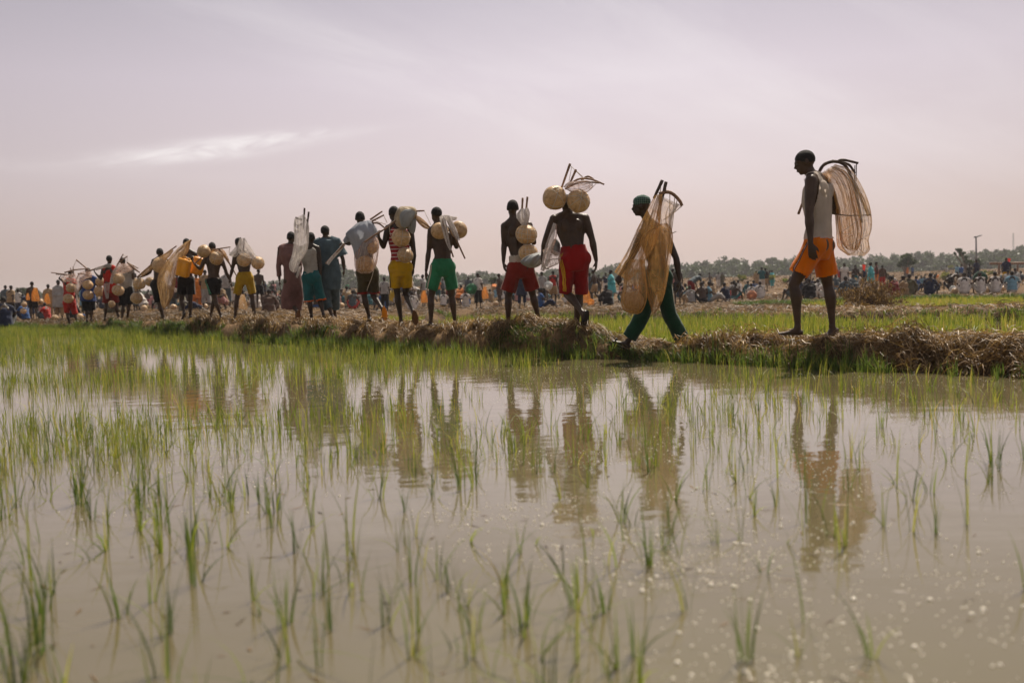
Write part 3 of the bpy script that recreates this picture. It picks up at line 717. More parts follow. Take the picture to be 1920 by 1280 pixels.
def foot(g, an, toe, kn, S, flat=None):
    f = (toe - an); sh = (an - kn).normalized()
    fw = f - sh * f.dot(sh) * 0.55; fw.normalize()
    dn = (sh - fw * sh.dot(fw)); dn = dn.normalized() if dn.length > 0.1 else -UP
    if flat: fw = Vector((f.x, f.y, 0)).normalized() if Vector((f.x, f.y, 0)).length > 1e-3 else fw; dn = -UP
    sd_ = fw.cross(dn).normalized(); heel = an - fw * 0.035 * S + dn * 0.052 * S
    L_ = 0.215 * S
    g.tube([an - dn * 0.02, an + dn * 0.03 * S + fw * 0.01, an + dn * 0.045 * S + fw * 0.05 * S], [0.034 * S, 0.036 * S, 0.034 * S], sd_, 9)
    pts = [heel - fw * 0.012, heel + fw * 0.03 * S, heel + fw * 0.10 * S + dn * 0.000, heel + fw * 0.165 * S + dn * 0.008 * S, heel + fw * L_ * 0.93 + dn * 0.010 * S]
    g.tube(pts, [(0.024 * S, 0.022 * S), (0.031 * S, 0.028 * S), (0.034 * S, 0.026 * S), (0.044 * S, 0.018 * S), (0.042 * S, 0.012 * S)], sd_, 10)
    for k in range(5):
        b = pts[-1] + sd_ * (k - 2) * 0.0175 * S - fw * 0.01; l = (0.034, 0.038, 0.036, 0.031, 0.025)[k] * S if True else 0
        g.tube([b, b + fw * l * 0.6, b + fw * l], [0.0105 * S, 0.0105 * S, 0.008 * S], sd_, 6)
    return heel, fw, dn, sd_, L_
def bodyframe(J):
    hipc = (J['hipL'] + J['hipR']) / 2; shc = (J['shL'] + J['shR']) / 2
    hw = (J['hipR'] - J['hipL']).normalized(); sw = (J['shR'] - J['shL']).normalized()
    return hipc, shc, hw, sw
def torso_rings(J, S, B=1.0, grow=0.0, bottom=-0.06):
    hipc, shc, hw, sw = bodyframe(J); nk = J['neck']
    ax = shc - hipc; fwd = ax.cross(hw).normalized()   # forward (chest) direction is  up x right = ... checked below
    fwd = hw.cross(ax).normalized() * -1
    shw = (J['shR'] - J['shL']).length / 2
    spec = [(bottom, 0.128, 0.088, 0), (0.0, 0.155, 0.108, 0), (0.16, 0.142, 0.100, 0.0), (0.34, 0.122, 0.088, 0.01), (0.52, 0.140, 0.098, 0.0), (0.70, 0.163, 0.108, -0.012), (0.88, max(0.168, shw * 0.92 / S), 0.098, -0.01), (1.0, shw * 0.80 / S, 0.068, 0.0)]
    pts = []; rad = []; sd_ = []
    for t, a, b, o in spec:
        p = hipc + ax * t - fwd * o * S
        pts.append(p); rad.append((a * S * B + grow, b * S * B + grow)); sd_.append(hw.lerp(sw, min(1, max(0, t))))
    return pts, rad, sd_, fwd
def body_geo(J, S, B=1.0, detail=True, hd=None):
    g = G()
    pts, rad, sd_, fwd = torso_rings(J, S, B); hipc, shc, hw, sw = bodyframe(J)
    g.tube(pts, rad, sd_, 20)
    nk, he = J['neck'], J['head']
    # shoulder blades, back muscles
    ups = (shc - hipc).normalized()
    for sg_ in (-1, 1):
        q = shc + sw * (0.078 * sg_ * S) - ups * 0.075 * S - fwd * 0.078 * S
        g.ball(q, (0.052 * S, 0.026 * S, 0.072 * S), Matrix((sw, fwd, ups)).transposed())
        g.tube([hipc + ups * 0.10 * S + sw * 0.035 * sg_ * S - fwd * 0.082 * S, hipc + ups * 0.26 * S + sw * 0.032 * sg_ * S - fwd * 0.074 * S, shc - ups * 0.12 * S + sw * 0.030 * sg_ * S - fwd * 0.088 * S], [0.024 * S, 0.026 * S, 0.022 * S], sw, 9)
    # shoulders, trapezius and neck
    shl = (J['shR'] - J['shL']).length / 2; up_ = (shc - hipc).normalized()
    g.tube([shc - up_ * 0.06 * S, shc + up_ * 0.005 * S, shc.lerp(nk, 0.35) + up_ * 0.02 * S, shc.lerp(nk, 0.7) + up_ * 0.012 * S, nk + up_ * 0.015 * S],
           [(shl * 0.95, 0.085 * S), (shl * 0.92, 0.072 * S), (shl * 0.62, 0.068 * S), (0.085 * S, 0.062 * S), (0.054 * S, 0.054 * S)], sw, 18)
    for s in 'LR':
        sh = J['sh' + s]; g.ball(sh, (0.056 * S * B, 0.056 * S * B, 0.060 * S * B))
        g.tube([nk.lerp(he, 0.10), nk.lerp(sh, 0.45) + UP * 0.008, sh], [0.046 * S * B, 0.050 * S * B, 0.050 * S * B], None, 9)
        el, wr = J['el' + s], J['wr' + s]
        g.tube([sh, sh.lerp(el, 0.3), sh.lerp(el, 0.6), el], [0.054 * S * B, 0.053 * S * B, 0.046 * S * B, 0.037 * S * B], None, 10)
        g.ball(el, 0.035 * S * B); fo = el.lerp(wr, 0.28)
        g.tube([el, fo, el.lerp(wr, 0.65), wr], [0.037 * S * B, 0.042 * S * B, 0.032 * S, 0.024 * S], None, 10)
        ht = J.get('ha' + s) or wr + (wr - el).normalized() * 0.1
        pn = J.get('pn' + s) or ((hipc - wr) if True else fwd)
        hand(g, wr, ht - wr, pn + fwd * 0.05, S, J.get('curl', 0.35), 1 if s == 'L' else -1, J.get('fist' + s, False))
        hp, kn, an = J['hip' + s], J['kn' + s], J['an' + s]
        g.ball(hp, 0.088 * S * B); g.ball(kn, 0.050 * S)
        g.tube([hp, hp.lerp(kn, 0.3), hp.lerp(kn, 0.7), kn], [0.086 * S * B, 0.082 * S * B, 0.062 * S * B, 0.049 * S], None, 12)
        calf = (kn - an).cross(hw).normalized()
        if calf.dot(fwd) > 0: calf = -calf
        g.tube([kn, kn.lerp(an, 0.28) + calf * 0.014 * S, kn.lerp(an, 0.6) + calf * 0.006 * S, an], [0.047 * S, 0.054 * S * B, 0.040 * S, 0.028 * S], None, 12)
        g.ball(an, 0.031 * S); foot(g, an, J['to' + s], kn, S, J.get('flat' + s))
        g.ball(hipc.lerp(hp, 0.9) - fwd * 0.035 * S + UP * 0.01, 0.088 * S * B)
    # neck and head
    g.tube([shc.lerp(nk, 0.4), nk, he - (he - nk).normalized() * 0.02], [0.068 * S, 0.052 * S, 0.050 * S], None, 12)
    yw, pt = hd if hd else (0, 0)
    hf = Vector((-math.sin(yw), math.cos(yw), 0)); hf = (hf * math.cos(pt) + UP * math.sin(pt)).normalized()
    hr = hf.cross(UP).normalized(); hu = hr.cross(hf).normalized()
    A = Matrix((hr, hf, hu)).transposed(); H = 1.0 * S
    def hp_(x, y, z): return he + A @ Vector((x, y, z)) * H
    g.ball(hp_(0, -0.010, 0.022), (0.075 * H, 0.094 * H, 0.088 * H), A, 18, 12)
    g.ball(hp_(0, 0.028, -0.040), (0.056 * H, 0.060 * H, 0.072 * H), A, 14, 10)
    g.ball(hp_(0, 0.062, -0.088), (0.026 * H, 0.022 * H, 0.020 * H), A, 10, 8)
    g.tube([hp_(0, 0.085, 0.005), hp_(0, 0.103, -0.022), hp_(0, 0.108, -0.032)], [0.009 * H, 0.013 * H, 0.016 * H], hr, 8)
    g.tube([hp_(-0.022, 0.085, -0.060), hp_(0, 0.094, -0.059), hp_(0.022, 0.085, -0.060)], [0.008 * H, 0.011 * H, 0.008 * H], None, 8)
    g.tube([hp_(-0.045, 0.070, 0.016), hp_(0, 0.086, 0.020), hp_(0.045, 0.070, 0.016)], [0.012 * H, 0.013 * H, 0.012 * H], None, 8)
    for s in (-1, 1):
        g.ball(hp_(0.077 * s, -0.008, -0.012), (0.010 * H, 0.020 * H, 0.031 * H), A, 8, 7)
    J['_H'] = (he, A, H)
    if 'bun' in J: pass
    return g
def slug(a): return a
def make_person(name_label, J, S, vox, hd=(0, 0), B=1.0, group=None, hair=True, eyes=False, cat='person', offs=None):
    g = body_geo(J, S, B, True, hd)
    me = remesh(g, vox, 4 if vox > 0.012 else 5, 'person')
    lo = min(mv(me)[:, 2]); c = (J['anL'] + J['anR']) / 2
    base = Vector((c.x, c.y, lo))
    body_w = me.copy()
    V = mv(me) - np.array(base); setv(me, V)
    o = link('person', me, M['skin'], None, base); props(o, name_label, cat, group)
    R = dict(o=o, base=base, J=J, S=S, vox=vox, body=body_w, B=B)
    he, A, H = J['_H']
    if hair:
        W = mv(body_w); loc = (W - np.array(he)) @ np.array(A) / H
        sel = (np.linalg.norm(loc, axis=1) < 0.135) & (loc[:, 2] > -0.012 + 0.62 * np.maximum(loc[:, 1], 0) + 0.25 * np.minimum(loc[:, 1], 0) * 1.0) & ((np.abs(loc[:, 0]) < 0.079) | (loc[:, 2] > 0.03)) & (loc[:, 1] < 0.078)
        skin_part(R, 'hair', sel, 0.0035 * H, M['hair'])
    if eyes:
        for s in (-1, 1):
            g2 = G(); g2.ball(he + A @ Vector((0.030 * s, 0.080, 0.000)) * H, 0.0125 * H, seg=10, rings=8)
            link('eye', g2.mesh('eye', base), M['eye'], o)
    return R
def skin_part(R, name, sel, off, mtl, wr=0.0, thick=True, label=None):
    me = R['body']; lv = np.zeros(len(me.polygons) * 4)
    fm = [all(sel[i] for i in p.vertices) for p in me.polygons]
    V0 = mv(me); Nn = mn(me); tmp = me.copy(); setv(tmp, V0 + Nn * off)
    r = keep_faces(tmp, fm, name); bpy.data.meshes.remove(tmp)
    if len(r.polygons) == 0: print('EMPTY', name, R['o'].name); return None
    if wr: wrinkle(r, wr, 9, 0.5)
    setv(r, mv(r) - np.array(R['base']))
    o = link(name, r, mtl, R['o'])
    if label: o['label'] = label
    return o
def garment(R, name, tubes, mtl, cuts=(), vox=None, wr=0.006, balls=(), ws=9.0, wvs=0.35, label=None, sm=6):
    g = G()
    for t in tubes: g.tube(t[0], t[1], t[2] if len(t) > 2 else None, 18)
    for c, r in balls: g.ball(c, r)
    me = remesh(g, vox or R['vox'] * 1.15, sm, name)
    if wr: wrinkle(me, wr, ws, wvs, random.random() * 50)
    C, Nn = fcent(me); kill = np.zeros(len(C), bool)
    for p, d, rad in cuts:
        d = Vector(d).normalized(); rel = C - np.array(p); t = rel @ np.array(d)
        kill |= (t > -R['vox'] * 2.2) & (Nn @ np.array(d) > 0.45) & (np.linalg.norm(rel, axis=1) < rad)
    r = keep_faces(me, ~kill, name); bpy.data.meshes.remove(me)
    R.setdefault('bvh', {})[name] = BVHTree.FromPolygons([v.co.copy() for v in r.vertices], [list(p.vertices) for p in r.polygons])
    setv(r, mv(r) - np.array(R['base']))
    o = link(name, r, mtl, R['o'])
    if label: o['label'] = label
    return o
def legpath(J, s, t):
    hp, kn, an = J['hip' + s], J['kn' + s], J['an' + s]
    return hp.lerp(kn, t) if t <= 1 else kn.lerp(an, t - 1)
def shorts(R, mtl, hem=0.78, flare=0.105, hemL=None, hemR=None, top=0.13, waist=0.150, wd=0.112, name='shorts', wr=0.006, th=0.100, knee=None, label=None, hip_out=0.0):
    J, S = R['J'], R['S']; hipc, shc, hw, sw = bodyframe(J); ax = (shc - hipc).normalized()
    pts, rad, sd_, fwd = torso_rings(J, S)
    tubes = [([hipc + ax * top * S, hipc + ax * (top - 0.03) * S, hipc + ax * 0.05 * S, hipc - ax * 0.03 * S, hipc - ax * 0.125 * S],
              [(waist * S, wd * S), ((waist + 0.004) * S, (wd + 0.002) * S), (0.172 * S, 0.128 * S), (0.180 * S, 0.130 * S), (0.125 * S, 0.10 * S)], hw)]
    cuts = [(hipc + ax * top * S, ax, 0.3 * S)]; balls = []
    for s, hm in (('L', hemL or hem), ('R', hemR or hem)):
        p = []; r = []
        nst = 7
        for i in range(nst + 1):
            t = hm * i / nst; k = i / nst; q = legpath(J, s, t) + hw * (0.022 * S * k * (1 if s == 'R' else -1)); p.append(q)
            rr = th * (1 - k) + flare * k
            if hm > 1.1 and knee: 
                rr = np.interp(t, [0, 0.5, 1.0, hm], [th, (th + knee) / 2, knee, flare])
            r.append(rr * S)
        p[0] = p[0] + ax * 0.02
        tubes.append((p, r, [hw] * len(p)))
        cuts.append((p[-1], p[-1] - p[-2], flare * 1.9 * S))
        balls.append((J['hip' + s] - fwd * 0.018 * S + ax * 0.01, 0.110 * S))
    o = garment(R, name, tubes, mtl, cuts, wr=wr, balls=balls, label=label)
    R['shorts'] = (name, hem, flare)
    return o
def ribbon(R, gname, pts, width, mtl, name='stripe', off=0.004, parent=None, label=None):
    """flat trim laid on a garment's surface along world points"""
    bv = R['bvh'][gname]; pts = catmull(pts, 6); V = []; F = []
    P_ = []
    for p in pts:
        l, n, i, d = bv.find_nearest(p)
        if l is None: continue
        P_.append((l + n * off, n))
    for i, (p, n) in enumerate(P_):
        d = (P_[min(i + 1, len(P_) - 1)][0] - P_[max(i - 1, 0)][0])
        if d.length < 1e-6: d = Vector((0, 0, 1))
        s = d.normalized().cross(n).normalized() * width / 2
        for q in (p - s, p + s):
            l, n2, k, dd = bv.find_nearest(q); V.append(tuple(l + n2 * off - R['base']))
    for i in range(len(P_) - 1): F.append([2 * i, 2 * i + 1, 2 * i + 3, 2 * i + 2])
    me = bpy.data.meshes.new(name); me.from_pydata(V, [], F); me.update()
    par = parent or R['o']; o = link(name, me, mtl, par)
    if label: o['label'] = label
    return o
def PX(d, **k):
    return {a: (P(v[0], v[1], d + (v[2] if len(v) > 2 else 0)) if isinstance(v, tuple) else v) for a, v in k.items()}
def pose(d, yaw, S, sh, hip, head, neck, shw=0.175, hipw=0.085, tilt=0.0, twist=0.0, **k):
    """yaw in degrees: 0 faces away from the camera, 90 faces left. sh/hip: pixel centres"""
    J = PX(d, head=head, neck=neck, **k)
    y = math.radians(yaw); r = Vector((math.cos(y), math.sin(y), 0)); y2 = math.radians(yaw + twist); r2 = Vector((math.cos(y2), math.sin(y2), 0))
    sc_, hc_ = P(sh[0], sh[1], d + (sh[2] if len(sh) > 2 else 0)), P(hip[0], hip[1], d)
    J['shL'] = sc_ - r2 * shw * S + UP * tilt * S; J['shR'] = sc_ + r2 * shw * S - UP * tilt * S
    J['hipL'] = hc_ - r * hipw * S; J['hipR'] = hc_ + r * hipw * S
    return J
def sandal(R, s, mtl, label=None, thick=0.016, w=0.052, L_=None):
    J, S = R['J'], R['S']; g0 = G(); heel, fw, dn, sd_, L0 = foot(g0, J['an' + s], J['to' + s], J['kn' + s], S, J.get('flat' + s))
    L_ = L_ or 0.27 * S
    V = []; n = 22
    for zz in (0, 1):
        for k in range(n):
            a = 2 * math.pi * k / n; x = math.sin(a); y = math.cos(a)
            wv = w * S * (0.80 + 0.20 * y) * x; lv = (y * 0.5 + 0.5) * L_ - 0.035 * S
            V.append(tuple(heel + fw * lv + sd_ * wv + dn * (0.030 * S + thick * zz) - R['base']))
    F = [list(range(n))[::-1], list(range(n, 2 * n))] + [[k, (k + 1) % n, n + (k + 1) % n, n + k] for k in range(n)]
    g = G(); g.add(V, F); o = link('sandal', g.mesh('sandal', smooth=False), mtl, R['o'])
    g = G(); a = heel + fw * 0.17 * S + dn * 0.02
    g.tube([a + sd_ * 0.048 * S + dn * .01, a + sd_ * 0.03 * S - dn * 0.045 * S, a - dn * 0.052 * S + fw * .01, a - sd_ * 0.03 * S - dn * 0.045 * S, a - sd_ * 0.048 * S + dn * .01], 0.008, fw, 7)
    link('strap', g.mesh('strap', R['base']), mtl, o)
    if label: o['label'] = label
    return o
CL = {}
def cl(name, col, **k):
    if name not in CL: CL[name] = m_cloth(name, col, **k)
    return CL[name]
orange = cl('orange_cloth', (0.98, 0.25, 0.008), trans=0.35, dirt=0.3); white = cl('offwhite_cloth', (0.90, 0.80, 0.70), trans=0.55, dirt=0.25); dkgreen = cl('bottle_green_cloth', (0.012, 0.070, 0.038))
red = cl('crimson_cloth', (0.40, 0.012, 0.012)); dkred = cl('brick_red_cloth', (0.27, 0.028, 0.018)); yellow = cl('yellow_cloth', (0.72, 0.42, 0.012)); gold = cl('gold_stripe', (0.75, 0.42, 0.03))
green = cl('green_cloth', (0.035, 0.26, 0.12)); olive = cl('olive_cloth', (0.085, 0.070, 0.035)); teal = cl('teal_cloth', (0.020, 0.140, 0.155)); blue = cl('slate_blue_cloth', (0.100, 0.155, 0.190))
brown = cl('maroon_brown_cloth', (0.25, 0.130, 0.118)); mustard = cl('mustard_cloth', (0.52, 0.33, 0.015)); black = cl('black_cloth', (0.012, 0.011, 0.013)); vred = cl('bright_red_cloth', (0.60, 0.03, 0.015))
royal = cl('royal_blue_cloth', (0.02, 0.06, 0.25)); grey = cl('pale_grey_cloth', (0.42, 0.40, 0.37)); mint = cl('mint_cloth', (0.10, 0.36, 0.22)); rubber = cl('black_rubber', (0.022, 0.020, 0.018), rough=0.6)
tanr = cl('tan_sandal', (0.20, 0.11, 0.05)); ylw_rub = cl('yellow_sandal', (0.75, 0.33, 0.03)); pale_str = cl('pale_stripe', (0.62, 0.55, 0.45)); shoe = cl('black_shoe', (0.02, 0.02, 0.02), rough=0.5); pinkish = cl('pink_cloth', (0.55, 0.33, 0.28))
tan_cl = cl('tan_cloth', (0.42, 0.30, 0.17)); orange_trim = cl('orange_trim', (0.85, 0.17, 0.03)); redtrim = cl('dark_red_trim', (0.26, 0.02, 0.015))
def tank(R, mtl, hem_t=0.0, arm=0.085, name='tank_top', back=0.62, off=0.010, wr=0.004, label=None):
    """close fitting sleeveless top: the torso's own surface moved outwards"""
    J, S = R['J'], R['S']; hipc, shc, hw, sw = bodyframe(J); ax = shc - hipc; W = mv(R['body'])
    t = (W - np.array(hipc)) @ np.array(ax) / ax.length_squared
    lat = (W - np.array(shc)) @ np.array(sw)
    sel = (t > hem_t) & (t < 1.18)
    shw = (J['shR'] - J['shL']).length / 2; sel &= np.abs(lat) < shw * 0.99
    for s in 'LR':
        a, b = np.array(J['sh' + s]), np.array(J['el' + s]); 
        d = b - a; u = np.clip((W - a) @ d / (d @ d), 0, 1.4); dist = np.linalg.norm(W - a - u[:, None] * d, axis=1)
        sel &= ~((dist < 0.062 * S) & (u > 0.02))
        sel &= np.linalg.norm(W - a, axis=1) > arm * S
        w = np.array(J['ha' + s] if 'ha' + s in J else J['wr' + s]); d = w - b; u = np.clip((W - b) @ d / (d @ d), 0, 1.6); sel &= np.linalg.norm(W - b - u[:, None] * d, axis=1) > 0.058 * S
        sel &= np.linalg.norm(W - np.array(J['ha' + s]), axis=1) > 0.11 * S
    nk = np.array(J['neck']); sel &= (np.linalg.norm((W - nk) * np.array([1, 1, 0.8]), axis=1) > 0.075 * S)
    sel &= ~((np.abs(lat) < 0.065 * S) & (t > 0.97)) & (np.linalg.norm(W - np.array(J['head']), axis=1) > 0.155 * S)
    return skin_part(R, name, sel, off, mtl, wr, label=label)
def shirt(R, mtl, hem=-0.02, grow=0.022, sleeve=0.55, flare=0.03, name='shirt', wr=0.008, label=None, slv_r=0.062, low=None):
    J, S = R['J'], R['S']; pts, rad, sd_, fwd = torso_rings(J, S, R['B'], grow * S, hem); hipc, shc, hw, sw = bodyframe(J)
    rad[0] = (rad[1][0] + flare * S, rad[1][1] + flare * S); rad[1] = (rad[1][0] + flare * 0.7 * S, rad[1][1] + flare * 0.7 * S); rad[2] = (rad[2][0] + flare * .6 * S, rad[2][1] + flare * .6 * S); rad[3] = (rad[3][0] + flare * S, rad[3][1] + flare * S)
    tubes = [(pts, rad, sd_)]; cuts = [(pts[0], pts[0] - pts[1], 0.4 * S)]
    nk = J['neck']
    for s in 'LR':
        sh, el, wr_ = J['sh' + s], J['el' + s], J['wr' + s]
        if sleeve > 0:
            e = sh.lerp(el, sleeve) if sleeve <= 1 else el.lerp(wr_, sleeve - 1)
            p = [sh.lerp(shc, 0.2), sh, sh.lerp(el, min(1, sleeve) * 0.6)] + ([el] if sleeve > 1 else []) + [e]
            tubes.append((p, [0.07 * S, 0.072 * S] + [slv_r * S] * (len(p) - 2))); cuts.append((e, e - p[-2], slv_r * 2 * S))
        tubes.append(([nk, nk.lerp(sh, 0.5) + UP * 0.012, sh], [0.068 * S, 0.060 * S, 0.064 * S]))
    cuts.append((nk + (J['head'] - nk) * 0.3, J['head'] - nk, 0.1 * S))
    return garment(R, name, tubes, mtl, cuts, wr=wr, label=label)
def robe(R, mtl, rows, sleeve=0.7, slv=(0.075, 0.10), name='kaftan', wr=0.012, label=None):
    """long loose garment; rows = [(px,py,halfwidth_px,dy)] from the chest down"""
    J, S = R['J'], R['S']; d = R['d']; hipc, shc, hw, sw = bodyframe(J)
    pts = [shc + UP * 0.02, shc - UP * 0.10]; rad = [(0.165 * S, 0.115 * S), (0.19 * S, 0.150 * S)]; sd_ = [sw, sw]
    for px, py, hwp, rt in rows:
        pts.append(P(px, py, d)); r = hwp * d / FPX; rad.append((r, r * rt)); sd_.append(Vector((1, 0, 0)))
    tubes = [(catmull(pts, 3), [tuple(v) for v in np.repeat(0, 0)] or None, None)] if False else []
    # resample
    k = 4; PP = []; RR = []; SS = []
    for i in range(len(pts) - 1):
        for j in range(k):
            t = j / k; PP.append(pts[i].lerp(pts[i + 1], t)); RR.append((rad[i][0] * (1 - t) + rad[i + 1][0] * t, rad[i][1] * (1 - t) + rad[i + 1][1] * t)); SS.append(sd_[i].lerp(sd_[i + 1], t))
    PP.append(pts[-1]); RR.append(rad[-1]); SS.append(sd_[-1])
    tubes = [(PP, RR, SS)]; cuts = [(pts[-1], pts[-1] - pts[-2], 0.6)]
    nk = J['neck']
    for s in 'LR':
        sh, el, wr_ = J['sh' + s], J['el' + s], J['wr' + s]
        e = sh.lerp(el, sleeve) if sleeve <= 1 else el.lerp(wr_, sleeve - 1)
        p = [sh.lerp(shc, 0.3), sh, sh.lerp(el, min(1, sleeve) * 0.6)] + ([el] if sleeve > 1 else []) + [e]
        rr = [0.08 * S, slv[0] * S] + [slv[0] * S * (1 - (i + 1) / (len(p) - 2)) + slv[1] * S * (i + 1) / (len(p) - 2) for i in range(len(p) - 2)]
        tubes.append((p, rr)); cuts.append((e, e - p[-2], slv[1] * 2 * S))
        tubes.append(([nk, nk.lerp(sh, 0.5) + UP * 0.012, sh], [0.072 * S, 0.066 * S, 0.07 * S]))
    cuts.append((nk + (J['head'] - nk) * 0.3, J['head'] - nk, 0.11 * S))
    return garment(R, name, tubes, mtl, cuts, wr=wr, ws=6, wvs=0.22, label=label)
WG = 'men walking in file along the earth bank'
# ---- 1  man in orange shorts
d = 9.8
J = pose(d, 52, 1.03, (1534, 342), (1534, 462), (1509, 304), (1522, 329), shw=0.178,
         elL=(1517, 401, -0.20), wrL=(1520, 458, -0.24), haL=(1527, 495, -0.26), elR=(1569, 396, 0.12), wrR=(1545, 388, 0.36), haR=(1528, 372, 0.40), fistR=True,
         knL=(1488, 533, -0.05), anL=(1496, 613, -0.05), toL=(1463, 631, 0.02), knR=(1552, 535, 0.10), anR=(1561, 612, 0.10), toR=(1541, 632, 0.06), flatL=True)
R1 = make_person('man in orange shorts and white tank top stepping along the bank with a rolled net', J, 1.03, 0.009, (math.radians(80), math.radians(-18)), 1.09, WG, eyes=True)
tank(R1, white, hem_t=0.10, arm=0.072, off=0.014, wr=0.004)
shorts(R1, orange, 0.74, 0.098, top=0.10, waist=0.158, wd=0.125, th=0.108, wr=0.013)
for k, (mt, w_) in enumerate(((black, 0.010), (pinkish, 0.014), (black, 0.006))):
    off = k * 0.018
    ribbon(R1, 'shorts', [J['hipL'] + Vector((-0.135 + off, -0.10, 0.06)), J['hipL'].lerp(J['knL'], 0.4) + Vector((-0.15 + off, -0.10, 0)), J['hipL'].lerp(J['knL'], 0.72) + Vector((-0.13 + off, -0.10, 0))], w_, mt, label=None)
# ---- 2  man in green trousers under the net
d = 11.4
J = pose(d, 38, 1.0, (1226, 436), (1233, 522), (1202, 386), (1215, 415), shw=0.172,
         elL=(1182, 487, -0.14), wrL=(1163, 515, -0.20), haL=(1155, 528, -0.2), fistL=True, elR=(1268, 484, 0.0), wrR=(1274, 525, -0.03), haR=(1272, 552, -0.04),
         knL=(1207, 590, -0.05), anL=(1178, 640, 0.0), toL=(1152, 634, 0.05), knR=(1252, 587, 0.0), anR=(1281, 645, 0.1), toR=(1268, 660, 0.15))
R2 = make_person('man striding in long green trousers and checked cap, wrapped in a golden fishing net', J, 1.0, 0.010, (math.radians(75), math.radians(-5)), 1.0, WG, hair=False, eyes=True)
shorts(R2, dkgreen, 1.86, 0.082, top=0.12, th=0.096, knee=0.086, name='trousers', wr=0.010)
he, A, H = J['_H']
def f(h):
    c = h.n('ShaderNodeTexCoord'); outs = []
    for sc, st in ((34, (1, 0, 0)), (34, (0, 0, 1)), (34, (0, 1, 0))):
        w_ = h.n('ShaderNodeTexWave'); w_.bands_direction = 'X' if st[0] else ('Z' if st[2] else 'Y'); w_.inputs['Scale'].default_value = 14; h.l(c.outputs['Object'], w_.inputs['Vector']); outs.append(h.ramp(w_.outputs['Fac'], [(0.72, (0.008, 0.026, 0.022)), (0.88, (0.085, 0.13, 0.10))]))
    a = cmul(h, outs[0], outs[1], 1.0, 'ADD'); surf(h, h.bsdf(Base_Color=a, Roughness=0.9))
M['check'] = mat('green_checked_cloth', f)
g = G(); g.ball(he + A @ Vector((0, -0.012, 0.045)) * H, (0.085 * H, 0.102 * H, 0.078 * H), A, 20, 14); me = remesh(g, 0.008, 3, 'head_wrap'); wrinkle(me, 0.006, 16, 1); 
C, Nn = fcent(me); lz = (C - np.array(he)) @ np.array(A); r = keep_faces(me, lz[:, 2] > 0.012, 'head_wrap'); setv(r, mv(r) - np.array(R2['base'])); link('head_wrap', r, M['check'], R2['o'])
for s in 'LR': sandal(R2, s, shoe, L_=0.28)
# ---- 3  man in long crimson shorts
d = 12.15
J = pose(d, 6, 1.06, (1068, 411), (1077, 487), (1063, 383), (1065, 402), shw=0.180,
         elL=(1023, 449, 0.0), wrL=(1017, 487, 0.03), haL=(1018, 512, 0.04), fistL=True, elR=(1110, 448, 0.0), wrR=(1118, 489, -0.02), haR=(1117, 514, -0.03),
         knL=(1064, 552, 0.06), anL=(1092, 585, -0.20), toL=(1089, 618, -0.14), knR=(1086, 553, 0.1), anR=(1080, 612, 0.15), toR=(1076, 622, 0.33))
R3 = make_person('bare-backed man in long crimson shorts with yellow stripes, two gourds hiding his head', J, 1.06, 0.010, (0, 0), 1.02, WG)
shorts(R3, red, 0.98, 0.076, top=0.17, waist=0.145, th=0.094, wr=0.010)
for k in range(3):
    off = 0.030 * k
    ribbon(R3, 'shorts', [J['hipL'] + Vector((-0.13 + off, -0.10, 0.10)), J['hipL'].lerp(J['knL'], 0.5) + Vector((-0.11 + off, -0.16, 0)), J['hipL'].lerp(J['knL'], 0.96) + Vector((-0.085 + off, -0.16, 0))], 0.013, gold)
sandal(R3, 'L', rubber); sandal(R3, 'R', rubber)
# ---- 4  man in brick red shorts
d = 13.4
J = pose(d, 4, 0.99, (969, 424), (976, 505), (961, 390), (962, 412), shw=0.165,
         elL=(945, 457, 0.0), wrL=(944, 492, -0.02), haL=(948, 516, -0.03), elR=(1001, 455, 0.02), wrR=(998, 440, 0.25), haR=(990, 425, 0.3), fistR=True,
         knL=(953, 556, 0.0), anL=(953, 602, 0.0), toL=(951, 612, 0.18), knR=(999, 553, 0.08), anR=(1009, 594, 0.10), toR=(1012, 604, 0.26))
R4 = make_person('bare-backed man in brick red shorts with a pale waistband and two hanging gourds', J, 0.99, 0.0105, (math.radians(12), 0), 1.0, WG)
shorts(R4, dkred, 0.80, 0.108, top=0.13, waist=0.140, th=0.100, wr=0.010, hemL=0.82, hemR=0.78)
hipc, shc, hw, sw = bodyframe(J); ax = (shc - hipc).normalized()
garment(R4, 'waistband', [([hipc + ax * 0.08, hipc + ax * 0.20], [(0.150, 0.118), (0.143, 0.110)], hw)], white, [(hipc + ax * 0.20, ax, 0.3), (hipc + ax * 0.08, -ax, 0.3)], wr=0.002)
ribbon(R4, 'shorts', [J['hipL'] + Vector((-0.14, -0.06, 0.02)), J['hipL'].lerp(J['knL'], 0.5) + Vector((-0.15, -0.06, 0)), J['hipL'].lerp(J['knL'], 0.78) + Vector((-0.14, -0.06, 0))], 0.022, pinkish)
ribbon(R4, 'shorts', [J['hipR'] + Vector((0.14, -0.06, 0.0)), J['hipR'].lerp(J['knR'], 0.5) + Vector((0.15, -0.06, 0)), J['hipR'].lerp(J['knR'], 0.76) + Vector((0.14, -0.06, 0))], 0.022, pale_str)
